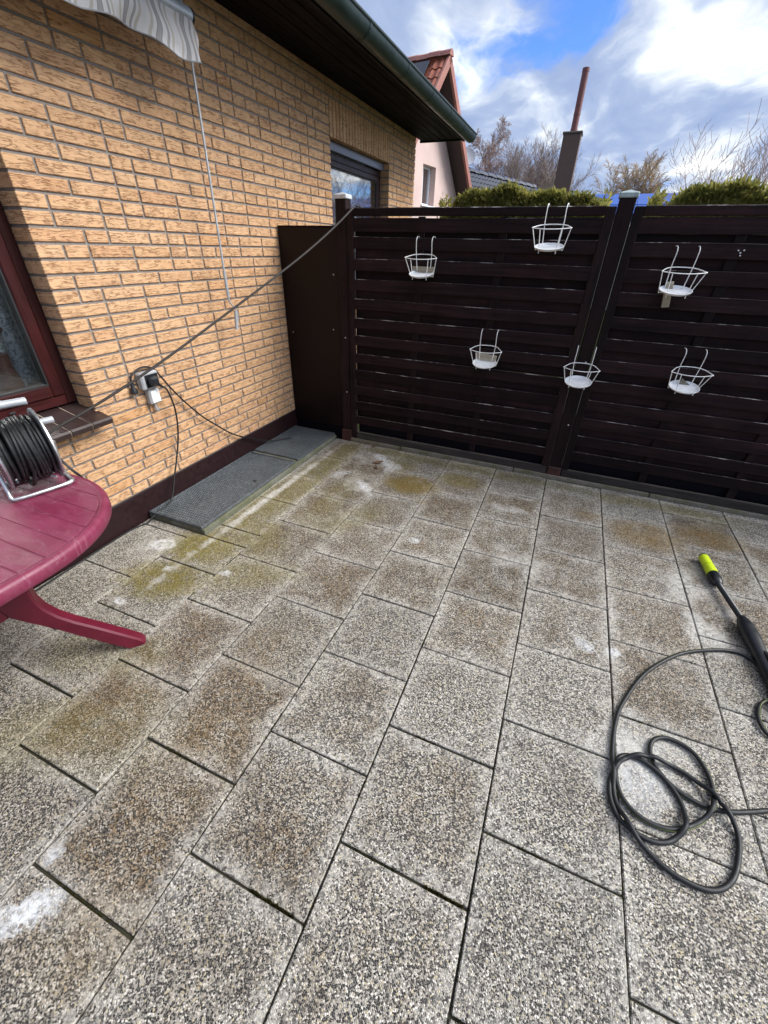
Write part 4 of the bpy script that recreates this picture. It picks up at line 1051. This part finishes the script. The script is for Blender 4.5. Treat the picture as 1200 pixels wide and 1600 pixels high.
hosexy=[(1.150,1.40),(1.158,1.50),(1.150,1.60),(1.13,1.677),(1.102,1.745),(1.042,1.774),(.934,1.738),(.793,1.649),(.647,1.483),(.547,1.293),(.510,1.176),(.493,1.04),(.493,.905),(.518,.836),(.559,.79),(.623,.749),(.694,.736),(.752,.749),(.8,.793),(.833,.864),(.847,.940),(.821,.995),(.785,1.041),(.707,1.082),(.606,1.079),(.531,1.042),(.488,.968),(.479,.899),(.496,.846),(.526,.821),(.579,.807),(.623,.815),(.662,.842),(.693,.888),(.701,.949),(.676,1.005),(.630,1.048),(.575,1.068),(.522,1.050),(.500,.993),(.515,.910),(.566,.866),(.638,.862),(.704,.893),(.768,.953),(.803,1.038),(.799,1.113),(.762,1.175),(.693,1.193),(.640,1.164),(.622,1.106),(.643,1.045),(.695,1.002),(.766,.985),(.839,.997),(.907,1.026),(.98,1.060),(1.12,1.10),(1.3,1.13),(1.5,1.10)]
hp=spline([(x,y,0) for x,y in hosexy],9)
hz=[HR+.001]*len(hp)
lift=[0.]*len(hp)
for i in range(len(hp)-1):
    for j in range(i+12,len(hp)-1):
        a,b_,c,d=hp[i],hp[i+1],hp[j],hp[j+1]
        if max(a.x,b_.x)<min(c.x,d.x)-.002 or max(c.x,d.x)<min(a.x,b_.x)-.002 or max(a.y,b_.y)<min(c.y,d.y)-.002 or max(c.y,d.y)<min(a.y,b_.y)-.002: continue
        den_=(b_.x-a.x)*(d.y-c.y)-(b_.y-a.y)*(d.x-c.x)
        if abs(den_)<1e-12: continue
        s_=((c.x-a.x)*(d.y-c.y)-(c.y-a.y)*(d.x-c.x))/den_; t_=((c.x-a.x)*(b_.y-a.y)-(c.y-a.y)*(b_.x-a.x))/den_
        if -.05<=s_<=1.05 and -.05<=t_<=1.05:
            for m_ in range(len(hp)):
                dd=(hp[m_]-hp[i]).length
                if abs(m_-i)<40: lift[m_]=max(lift[m_],.0185*math.exp(-(dd/.035)**2))
HO=Vector((.65,.95,0)); path=[Vector((p.x,p.y,hz[k_]+lift[k_]+.012*math.exp(-((k_-0)/12)**2)))-HO for k_,p in enumerate(hp)]
hs=empty('pressure_hose',tuple(HO),label='dark grey pressure hose lying in loose coils on the slabs',cat='hose')
b=MB(); b.tube(path,HR,10); b.build('hose',M['rubber2'],hs,True)
st=[]
for k_ in range(len(path)):
    d=(path[min(k_+1,len(path)-1)]-path[max(k_-1,0)]).normalized(); lat=Vector((-d.y,d.x,0)); s=k_/len(path)
    ang=R_(-40+70*math.sin(s*9+1)); st.append(path[k_]+lat*(math.cos(ang)*-HR*.93)+Vector((0,0,math.sin(ang)*HR*.93)))
b=MB(); b.tube(st,.00075,5); b.build('hose_stripe',M['stripe'],hs,True)
b=MB(); HP2=[Vector((x,y,HR+.002)) for x,y in ((1.16,1.545),(1.10,1.535),(1.06,1.50),(1.036,1.44),(1.034,1.39),(1.05,1.36),(1.10,1.345),(1.2,1.36),(1.35,1.42))]; hO2=HP2[4]
b.tube(spline([q-hO2 for q in HP2],8),HR,10); h2=b.build('hose_end',M['rubber2'],None,True); h2.location=hO2
tag(h2,'short bend of grey hose near the lance at the right edge','hose')
b=MB(); b.tube(spline([q-hO2+Vector((.004,.004,.008)) for q in HP2],8),.0008,5); b.build('hose_stripe',M['stripe'],h2,True)

# ================================================================== bits on the patio
rm=random.Random(5); b=MB()
def tuft(x,y,s):
    for _ in range(5):
        a=rm.uniform(0,6.28); l=s*rm.uniform(.6,1.3); hgt=s*rm.uniform(.5,1.2)
        b.add([(x+rm.uniform(-s,s)*.4,y+rm.uniform(-s,s)*.4,-.011),(x+l*math.cos(a)*.7,y+l*math.sin(a)*.7,-.009+hgt*.5),(x+rm.uniform(-s,s)*.3,y+rm.uniform(-s,s)*.3,-.004+hgt)],[(0,1,2)])
def strip(x0,y0,x1,y1,n,s):
    for _ in range(n):
        t=rm.random(); tuft(x0+(x1-x0)*t+rm.uniform(-.002,.002),y0+(y1-y0)*t+rm.uniform(-.002,.002),s*rm.uniform(.6,1.2))
strip(-.47,.232,-.33,.232,170,.0075); strip(-.02,.432,.09,.432,150,.0070); strip(-.27,.432,-.10,.432,60,.0035); strip(.12,.232,.42,.232,70,.004); strip(-.2925,.16,-.2925,.30,40,.003)
strip(-1.45,1.632,-1.1,1.632,40,.003); strip(-.69,.6,-.69,2.6,90,.003); strip(-1.6,3.222,1.6,3.222,700,.005); strip(-1.09,1.0,-1.09,2.8,80,.003); strip(.1075,.3,.1075,.9,60,.003); strip(.5075,0,.5075,.8,60,.0035)
strip(-.69,2.5,-.69,3.1,60,.005); strip(-.2925,2.6,-.2925,3.2,60,.004); strip(.51,.632,.9,.632,60,.0045); strip(-1.81,1.6,-1.81,3.2,200,.004)
for _ in range(46):
    ci=rm.randint(-4,3); xx=LX0+.4*ci; y0_=rm.uniform(-.1,2.9)
    strip(xx,y0_,xx,y0_+rm.uniform(.04,.22),rm.randint(8,34),rm.uniform(.0025,.0048))
for _ in range(40):
    ci=rm.randint(-4,2); x0_=LX0+.4*ci+rm.uniform(.02,.25); yy=(.032 if ci%2==0 else .232)+.4*rm.randint(0,6)
    strip(x0_,yy,x0_+rm.uniform(.04,.14),yy,rm.randint(8,34),rm.uniform(.0030,.0055))
tag(b.build('joint_moss',M['moss']),'green moss and weeds growing in the slab joints','moss',kind='stuff')
def dead_leaf(x,y,s,rz,label):
    b=MB(); prof=[(-1,.0),(-.6,.32),(-.1,.45),(.4,.36),(1,.0)]
    for a,w_ in prof: b.v+=[(a*s,-w_*s,.004+.35*s*abs(a)**2+.25*w_*s),(a*s,0,.003+.25*s*a*a),(a*s,w_*s,.005+.3*s*abs(a)+.3*w_*s)]
    for i in range(4): b.f+=[(3*i,3*i+1,3*i+4,3*i+3),(3*i+1,3*i+2,3*i+5,3*i+4)]; b.mi+=[0,0]
    o=b.build('dead_leaf',M['deadleaf'],None,True); o.location=(x,y,0); o.rotation_euler=(0,0,rz)
    return tag(o,label,'leaf','dead leaves on the patio')
dead_leaf(-1.23,2.89,.045,.6,'largest curled brown leaf on the wet slab near the fence corner')
dead_leaf(-1.21,2.80,.028,2.2,'small brown leaf just below the largest one on the wet slab')
dead_leaf(-1.40,3.19,.030,.2,'brown leaf lying against the concrete edging by the pale-capped post')

# ================================================================== behind the left window
def curtain(y0,y1,x,z0,z1,label,amp=.02):
    b=MB(); ny=70; nz=2
    for i in range(ny+1):
        y=y0+(y1-y0)*i/ny
        for z in (z0,z1): b.v.append((x+amp*math.sin(y*70+(1 if z==z1 else 0))+amp*.5*math.sin(y*31),y,z))
    for i in range(ny): b.f.append((2*i,2*i+2,2*i+3,2*i+1)); b.mi.append(0)
    o=b.build('lace_curtain',M['lace'],None,True); return tag(o,label,'curtain','curtains behind the glass')
curtain(.35,1.40,XW-.36,.80,2.3,'blue grey lace curtain behind the left window glass')
curtain(5.02,5.46,XW-.36,1.1,2.3,'pale lace curtain at the right side of the far window',.012)
b=MB(); b.box(XW-.50,XW-.302,-.6,1.40,.775,.80,.003); tag(b.build('inner_sill',M['saucer']),'white inner window board behind the left window','window board')
jr=empty('candle_jar',(XW-.285,1.345,.80),label='smoky glass candle jar standing inside the left window',cat='jar')
b=MB(); b.lathe([(.040,0),(.052,.01),(.055,.05),(.046,.075)],20); b.build('jar_body',M['jarglass'],jr,True)
b=MB(); b.lathe([(.047,.076),(.049,.080),(.049,.088),(.044,.090)],20); b.build('jar_rim',M['blackpl'],jr,True)
orn=empty('ornament',(XW-.245,1.195,.80),label='brown vase with curled iron wire inside the left window',cat='ornament')
b=MB(); b.lathe([(.03,0),(.05,.05),(.055,.12),(.04,.2),(.045,.26)],18); b.build('vase',M['wirebrown'],orn,True)
b=MB(); pts=[(.0,.0,.26),(.0,.03,.31),(0,.05,.345)]
for k_ in range(16): a=k_*.6; pts.append((0,.05+.018*math.cos(a)*(1-k_/20),.36+.018*math.sin(a)*(1-k_/20)))
b.tube(spline(pts,2),.0035,6); b.build('wire_scroll',M['wirebrown'],orn,True)

# ================================================================== BEYOND THE FENCE
CZ=CAM_H
# ---- thuja hedges
def hedge(x0,x1,y0,y1,ztop,label,seed,endl=True,endr=True,n=26000):
    rr=random.Random(seed); e=empty('thuja_hedge',((x0+x1)/2,(y0+y1)/2,0),label=label,cat='hedge',group='clipped thuja hedges'); cx_,cy_=(x0+x1)/2,(y0+y1)/2
    b=MB()
    def top(x):
        d=0
        if endl: d+=.22*math.exp(-((x-x0)/.12)**2)
        if endr: d+=.16*math.exp(-((x-x1)/.14)**2)
        return ztop-d+.025*math.sin(x*7+seed)+.02*math.sin(x*17+2*seed)
    for _ in range(n):
        x=rr.uniform(x0,x1); f=rr.random()
        zt=top(x)+max(0,rr.gauss(0,.018))
        if f<.55: y=rr.uniform(y0,y1); z=zt-abs(rr.gauss(0,.035))-.02
        elif f<.9: y=y0+abs(rr.gauss(0,.03)); z=rr.uniform(1.2,zt)
        else: y=rr.uniform(y0,y1); z=rr.uniform(1.2,zt-.05); x=rr.choice((x0,x1))+rr.uniform(-.03,.03)
        l=rr.uniform(.020,.060); wdt=l*rr.uniform(.12,.24)
        d=Vector((rr.uniform(-.8,.8),rr.uniform(-1,.5),rr.uniform(.1,1.2))).normalized(); s=d.cross(Vector((rr.uniform(-1,1),rr.uniform(-1,1),rr.uniform(-1,1)))).normalized()*wdt
        p=Vector((x-cx_,y-cy_,z)); q=p+d*l
        b.add([p,p+d*l*.5+s,q,p+d*l*.5-s],[(0,1,2,3)])
    tag(b.build('foliage',M['thuja'],e),kind='stuff')
    b=MB(); nx=24
    for i in range(nx+1):
        x=x0+.04+(x1-x0-.08)*i/nx; zt=top(x)-.09
        b.v+=[(x-cx_,y0+.04-cy_,0),(x-cx_,y0+.04-cy_,zt),(x-cx_,y1-.04-cy_,zt),(x-cx_,y1-.04-cy_,0)]
    for i in range(nx):
        for k_ in range(3): b.f.append((4*i+k_,4*i+k_+1,4*i+k_+5,4*i+k_+4)); b.mi.append(0)
    b.f+=[(0,1,2,3),(4*nx+3,4*nx+2,4*nx+1,4*nx)]; b.mi+=[0,0]
    recalc(b.build('inner_growth',M['thuja'],e))
    for i in range(4):
        xx=x0+.2+(x1-x0-.4)*i/3-cx_; b=MB(); b.tube([(xx,0,-.1),(xx,0,1.0)],[.04,.025],7); b.build('stem',M['bark'],e)
    return e
hedge(-1.36,.05,4.6,5.2,1.97,'yellow green thuja hedge behind the left slatted panel',1,n=36000)
hedge(.44,4.6,4.6,5.2,1.965,'yellow green thuja hedge behind the right slatted panel',2,True,False,80000)

# ---- bare trees
def tree(name,label,base,height,spread,levels,mat,seed,droop=0.,trunk=.12,lean=(0,0),group='bare trees beyond the fence',nb=(8,11),start=.25,fine=.006,multi=False):
    rr=random.Random(seed); e=empty(name,base,label=label,cat='tree',group=group)
    tr=MB(); cr=MB()
    def grow(p,d,L,r,lv):
        segs=6 if lv==0 else (5 if lv<3 else 3); pts=[p.copy()]; rs=[r]; q=p.copy(); dd=d.copy()
        for s in range(segs):
            dd=(dd+Vector((rr.gauss(0,.10),rr.gauss(0,.10),rr.gauss(.03,.05)))+Vector((0,0,-droop*(lv/levels)**2*(s+1)/segs))).normalized()
            q=q+dd*(L/segs); pts.append(q.copy()); rs.append(max(fine,r*(1-.82*(s+1)/segs)))
        (tr if lv==0 else cr).tube(pts,rs,6 if lv==0 else (5 if lv==1 else 3),caps=False)
        if lv>=levels: return
        n=rr.randint(*nb)
        for k in range(n):
            f=(start+(1-start)*(k+rr.random())/n) if lv==0 else .18+.80*(k+rr.random())/n
            i=min(int(f*segs),segs-1); pp=pts[i].lerp(pts[i+1],f*segs-i); ax=(pts[i+1]-pts[i]).normalized()
            o=ax.orthogonal().normalized(); o=Matrix.Rotation(k*2.4+rr.uniform(-.5,.5),3,ax)@o
            if lv==0 and multi: L2=(height-pp.z)*rr.uniform(.82,1.02); nd=(Vector((0,0,1))+o*spread*rr.uniform(.25,.75)).normalized()
            else:
                L2=L*rr.uniform(.34,.56)*(1-.45*f if lv==0 else 1-.25*f); nd=(ax*rr.uniform(.6,.95)+o*spread*rr.uniform(.6,1.1)+Vector((0,0,.15))).normalized()
            grow(pp,nd,L2,max(fine,r*.45*(1-.4*f)),lv+1)
    grow(Vector((0,0,-.1)),Vector((lean[0],lean[1],1)).normalized(),height*(.45 if multi else .86),trunk,0)
    tr.build('trunk',M['bark'] if mat!='birch' else M['birch'],e); cr.build('crown',M[mat],e); return e
def at(r,y): return (r*y,y)
x,y=at(-.222,34); tree('birch_tree','tall reddish bare birch rising behind the gutter end',(x,y,0),8.0,.62,4,'twig',21,.45,.12,start=.3,fine=.0065)
x,y=at(-.186,36); tree('birch_tree','bushy reddish brown bare tree above the dark glazed roof',(x,y,0),6.0,.75,4,'twig',22,.3,.14,start=.15,fine=.0065,multi=True)
for n_,(r_,h_,sd,lab) in enumerate(((-.160,6.0,23,'grey bare multi-stemmed tree left of the two middle ones'),(-.130,6.2,24,'grey bare tree midway between dark roof and chimney'),(-.100,6.3,25,'grey bare tree directly left of the chimney'))):
    x,y=at(r_,34+n_); tree('bare_tree',lab,(x,y,0),h_,.70,4,'bark',sd,-.05,.10,nb=(7,10),start=.15,fine=.0065,multi=True)
x,y=at(.050,44); tree('birch_tree','small pale birch with hanging twigs over the blue roof',(x,y,0),6.5,.36,4,'birch',31,.5,.10,nb=(9,11),start=.25,fine=.0085,multi=True)
x,y=at(.013,46); tree('bare_tree','low thin bare shrub left of the pale birch',(x,y,0),4.7,.4,3,'birch',32,.2,.06,nb=(7,10),fine=.008,multi=True,start=.1)
x,y=at(.172,13); tree('fruit_tree','bare fruit tree with long upright shoots at the right',(x,y,0),3.5,1.15,3,'twig',41,-.30,.06,lean=(.05,0),nb=(8,11),start=.35,fine=.0035,multi=True)
x,y=at(.25,15); tree('fruit_tree','bare fruit tree at the picture\'s right edge',(x,y,0),3.5,1.1,3,'twig',44,-.25,.06,nb=(8,11),start=.35,fine=.0035,multi=True)
x,y=at(.34,14); tree('fruit_tree','bare fruit tree beyond the right hedge, outermost',(x,y,0),3.1,1.1,3,'twig',45,-.25,.06,nb=(7,10),start=.35,fine=.0035,multi=True)

# ---- pink neighbour house with a steep red roof
SC=1.385
ph=empty('pink_house',(-3.91*SC,13*SC,0),label='pale pink rendered house with steep red tiled roof and white window',cat='house')
rid=Vector((-.986,.166,0)).normalized(); acr=Vector((.166,.986,0)).normalized()
H=Matrix.Identity(4); H.col[0].xyz=-rid; H.col[1].xyz=acr; H.col[2].xyz=(0,0,1)      # local: +x out of the gable, +y to the right (far) side
ph.matrix_world=Matrix.Translation(ph.location)@H
za=CZ+.2900*13*SC; HW=4.6; pit=1.10; ze_=za-HW*pit
rec=-.62
# gable wall with a window opening
wy0,wy1,wz0,wz1=-.19,.83,2.93,4.09
b=MB(); zt=lambda y: za-.18-abs(y)*pit
ysg=[-HW+.3,wy0,wy1,HW-.3]; xw=rec; xb_=rec-.3
def quad(p,q,r_,s): b.add([p,q,r_,s],[(0,1,2,3)])
b.add([(xw,-HW+.3,-.2),(xw,wy0,-.2),(xw,wy0,zt(wy0)),(xw,-HW+.3,zt(HW-.3))],[(0,1,2,3)])
b.add([(xw,wy0,wz1),(xw,wy1,wz1),(xw,wy1,zt(wy1)),(xw,0,zt(0)),(xw,wy0,zt(wy0))],[(0,1,2,3,4)])
b.add([(xw,wy0,-.2),(xw,wy1,-.2),(xw,wy1,wz0),(xw,wy0,wz0)],[(0,1,2,3)])
b.add([(xw,wy1,-.2),(xw,HW-.3,-.2),(xw,HW-.3,zt(HW-.3)),(xw,wy1,zt(wy1))],[(0,1,2,3)])
xr_=xw-.22
for q in ([(xw,wy0,wz0),(xw,wy0,wz1),(xr_,wy0,wz1),(xr_,wy0,wz0)],[(xw,wy1,wz0),(xr_,wy1,wz0),(xr_,wy1,wz1),(xw,wy1,wz1)],[(xw,wy0,wz1),(xw,wy1,wz1),(xr_,wy1,wz1),(xr_,wy0,wz1)],[(xw,wy0,wz0),(xr_,wy0,wz0),(xr_,wy1,wz0),(xw,wy1,wz0)]): b.add(q,[(0,1,2,3)])
b.box(xw-9,xw-.002,-HW+.3,-HW+.55,-.2,ze_+.2); b.box(xw-9,xw-.002,HW-.55,HW-.3,-.2,ze_+.2)
b.build('wall',M['pink'],ph)
f=MB(); x0=xr_-.02
for (a,c,d,e_) in ((wy0,wy0+.07,wz0,wz1),(wy1-.07,wy1,wz0,wz1),(wy0+.07,wy1-.07,wz0,wz0+.07),(wy0+.07,wy1-.07,wz1-.07,wz1),((wy0+wy1)/2-.13,(wy0+wy1)/2-.05,wz0+.07,wz1-.07)): f.box(x0-.06,x0+.02,a+.002,c-.002,d+.002,e_-.002,.008)
wn=f.build('window',M['pvc'],ph)
f=MB(); f.box(x0-.04,x0-.025,wy0+.07,wy1-.07,wz0+.07,wz1-.07); f.build('pane',M['glass'],wn)
f=MB(); f.box(x0-.5,x0-.45,wy0-.1,wy1+.1,wz0-.1,wz1+.1); f.build('curtain',M['room'],wn)
f=MB(); f.box(xw-.21,xw+.05,wy0-.03,wy1+.03,wz0-.05,wz0-.003,.006); f.build('sill',M['pvc'],wn)
# roof slabs, verge, tiles
def slope(side):
    """side -1: towards the camera, +1: away. local frame on the slope: x along the ridge, s down the slope"""
    L=HW*math.hypot(1,pit); dn=Vector((0,side/math.hypot(1,pit),-pit/math.hypot(1,pit))); nm=Vector((0,side*pit,1)).normalized()
    F=Matrix.Identity(4); F.col[0].xyz=(1,0,0); F.col[1].xyz=dn; F.col[2].xyz=nm; F.col[3].xyz=(0,0,za-.06); return F,L
roofs=[]
for sd in (-1,1):
    F,L=slope(sd); b=MB(); b.box(-9.5,-.02,.03,L,-.10,-.035,0,F); rf=b.build('roof',M['brownsoff'],ph); recalc(rf); roofs.append(rf)
    b=MB(); b.box(-.03,.06,-.02,L,-.16,.055,.01,F); vb=b.build('verge_trim',M['redverge'],rf); recalc(vb)
    b=MB(); b.box(-9.5,-.04,.03,L,-.034,-.01,0,F); recalc(b.build('roof_batten',M['redtile'],rf))
F,L=slope(-1); tmesh=MB()
tw,th=.24,.36
pr=[(-.12,.0),(-.07,.012),(-.03,.035),(.0,.045),(.03,.035),(.07,.012),(.12,.002)]
for i,(xx,zz) in enumerate(pr): tmesh.v+=[(xx,0,zz),(xx,th+.05,zz+.028),(xx,th+.05,zz+.008)]
for i in range(len(pr)-1): tmesh.f+=[(3*i,3*i+3,3*i+4,3*i+1),(3*i+1,3*i+4,3*i+5,3*i+2)]; tmesh.mi+=[0,0]
tme=tmesh.mesh('roof_tile',M['redtile'])
for cidx in range(2):
    for r_ in range(13):
        o=link('roof_tile',tme,roofs[0]); o.matrix_local=F@Matrix.Translation((-.16-tw*cidx,.06+th*r_,-.005))
F2,L2=slope(1)
b=MB(); b.box(-3.2,-.60,.14,2.2,.05,.09,.008,F); sp=b.build('solar_panel',M['solar'],ph); recalc(sp)
rme=MB(); rme.prism([(-.16,-.06),(-.10,.05),(0,.10),(.10,.05),(.16,-.06)],Matrix(((0,0,1,0),(1,0,0,0),(0,1,0,0),(0,0,0,1))),-.2,.2); rmesh=rme.mesh('ridge_tile',M['redverge'])
for k_ in range(12):
    o=link('ridge_tile',rmesh,roofs[0],(-.12-.40*k_,0,za+.0+.012*(k_%2)))
    if k_==0: recalc(o)
# satellite dish behind the far verge
dd=13*SC*1.10
ds=empty('satellite_dish',(-.2515*23.2,23.2,CZ+.1490*23.2),label='grey satellite dish beside the steep red verge',cat='satellite dish')
b=MB(); Q=Matrix.Rotation(R_(60),4,'X')@Matrix.Rotation(R_(25),4,'Y'); b.lathe([(.0,.0),(.15,.012),(.28,.045),(.36,.08),(.365,.075),(.28,.035),(.15,.0),(0,-.01)],26,Q,cap=False); b.build('reflector',M['dish'],ds,True)
b=MB(); b.tube([(0,0,0),(0,-.35,.10)],.015,6); b.build('feed_arm',M['dish'],ds)
b=MB(); b.tube([(0,.02,0),(0,.05,-CZ-.1*19)],.025,6); b.build('mast',M['dish'],ds)

# ---- house with dark glazed roof
g0_=Vector((-.2395*24,24,CZ+.1276*24)); g1_=Vector((-.1753*26.9,26.9,CZ+.1137*26.9)); g1_.z=g0_.z
dr=(g1_-g0_).normalized(); g0_=g0_-dr*1.5; sdn=Vector((dr.y,-dr.x,-.75)).normalized(); nm=dr.cross(sdn).normalized()
if nm.z<0: nm=-nm
bh=empty('dark_roof_house',(g0_.x,g0_.y,0),label='house with glazed blue-black tiled roof beside the pink gable',cat='house')
F=Matrix.Identity(4); F.col[0].xyz=dr; F.col[1].xyz=sdn; F.col[2].xyz=nm; F.col[3].xyz=(0,0,g0_.z)
b=MB(); b.box(0,9,.02,4.5,-.12,-.02,0,F); rf=b.build('roof',M['bluetile'],bh); recalc(rf)
tm2=MB(); pr=[(-.15,0),(-.08,.02),(0,.05),(.08,.02),(.15,0)]
for xx,zz in pr: tm2.v+=[(xx,0,zz),(xx,.40,zz+.03),(xx,.40,zz)]
for i in range(4): tm2.f+=[(3*i,3*i+3,3*i+4,3*i+1),(3*i+1,3*i+4,3*i+5,3*i+2)]; tm2.mi+=[0,0]
tm2=tm2.mesh('roof_tile',M['bluetile'])
for i in range(25):
    for r_ in range(7):
        o=link('roof_tile',tm2,rf); o.matrix_local=F@Matrix.Translation((.2+.30*i,.05+.35*r_,-.02))
for k_ in range(20):
    o=link('ridge_tile',bpy.data.meshes['ridge_tile'].copy() if k_==0 else rt,rf); rt=o.data
    if k_==0: rt.materials.clear(); rt.materials.append(M['bluetile'])
    G=Matrix.Identity(4); G.col[0].xyz=dr; G.col[1].xyz=Vector((-dr.y,dr.x,0)); G.col[3].xyz=Vector((0,0,g0_.z+.02+.02*(k_%2)))+dr*(.2+.4*k_); o.matrix_local=G
b=MB(); FF=F.copy(); sd2=Vector((-sdn.x,-sdn.y,sdn.z)); F3=Matrix.Identity(4); F3.col[0].xyz=dr; F3.col[1].xyz=sd2; F3.col[2].xyz=dr.cross(sd2)*-1 if dr.cross(sd2).z<0 else dr.cross(sd2); F3.col[3].xyz=(0,0,g0_.z)
b.box(0,9,.02,4.5,-.12,-.02,0,F3); rf2=b.build('roof',M['bluetile'],bh); recalc(rf2)
G=Matrix.Identity(4); G.col[0].xyz=dr; G.col[1].xyz=Vector((-dr.y,dr.x,0))
b=MB(); b.box(.3,8.7,-3.1,3.1,-.2,g0_.z-2.6,0,G); b.build('wall',M['render'],bh)

# ---- chimney with flue
CY=19.; cw=.0288*CY
chm=empty('chimney',(-.0688*CY,CY,0),label='tall brown clad chimney with a slim red-brown flue pipe',cat='chimney')
z1=CZ+.1745*CY; z2=CZ+.2527*CY
b=MB(); b.box(-cw/2,cw/2,-cw/2,cw/2,-.1,2.95,.01); b.build('lower_cladding',M['slate'],chm)
b=MB(); b.box(-cw/2,cw/2,-cw/2,cw/2,2.958,z1-.06,.01); b.build('upper_cladding',M['slate'],chm)
b=MB(); b.box(-cw/2+.01,cw/2-.01,-cw/2+.01,cw/2-.01,2.94,2.97); b.build('seam',M['grout'],chm)
b=MB(); b.box(-cw/2-.03,cw/2+.03,-cw/2-.03,cw/2+.03,z1-.058,z1,.012); b.build('chimney_cap',M['chimcap'],chm)
b=MB(); b.tube([(0,0,z1-.01),(0,0,z2)],.100,18); fl=b.build('flue_pipe',M['flue'],chm,True)
b=MB(); b.tube([(0,0,z1),(0,0,z1+.10)],.108,18); b.tube([(0,0,z1+.42),(0,0,z1+.46)],.106,18); b.tube([(0,0,z2-.08),(0,0,z2+.01)],.106,18); b.build('pipe_collar',M['flue'],fl,True)

# ---- shed with blue sheet roof
BY=17.; zt_=CZ+.0963*BY
sh=empty('blue_roofed_shed',(1.2,BY,0),label='long shed with bright blue sheet roof seen through the hedge gap',cat='shed')
b=MB(); b.box(-1.9,3.6,.4,3.2,-.1,zt_-.9); b.build('wall',M['render'],sh)
A=math.atan2(.62,1.6)
F=Matrix.Translation((0,0,zt_-.62))@Matrix.Rotation(A,4,'X')
for k_ in range(6):
    b=MB(); b.box(-2.0+.95*k_,-2.0+.95*k_+.942,0,1.72,0,.03,.004,F); b.build('roof_sheet',M['blueroof'],sh)
b=MB(); b.box(-2.0,3.7,.72,.735,.030,.045,.002,F); b.build('roof_seam',M['blueroof'],sh)
b=MB(); F4=Matrix.Translation((0,3.2,zt_-.62))@Matrix.Rotation(-A,4,'X'); b.box(-2.0,3.7,-1.72,-.002,0,.03,.004,F4); b.build('rear_roof',M['blueroof'],sh)
bpy.context.view_layer.update()
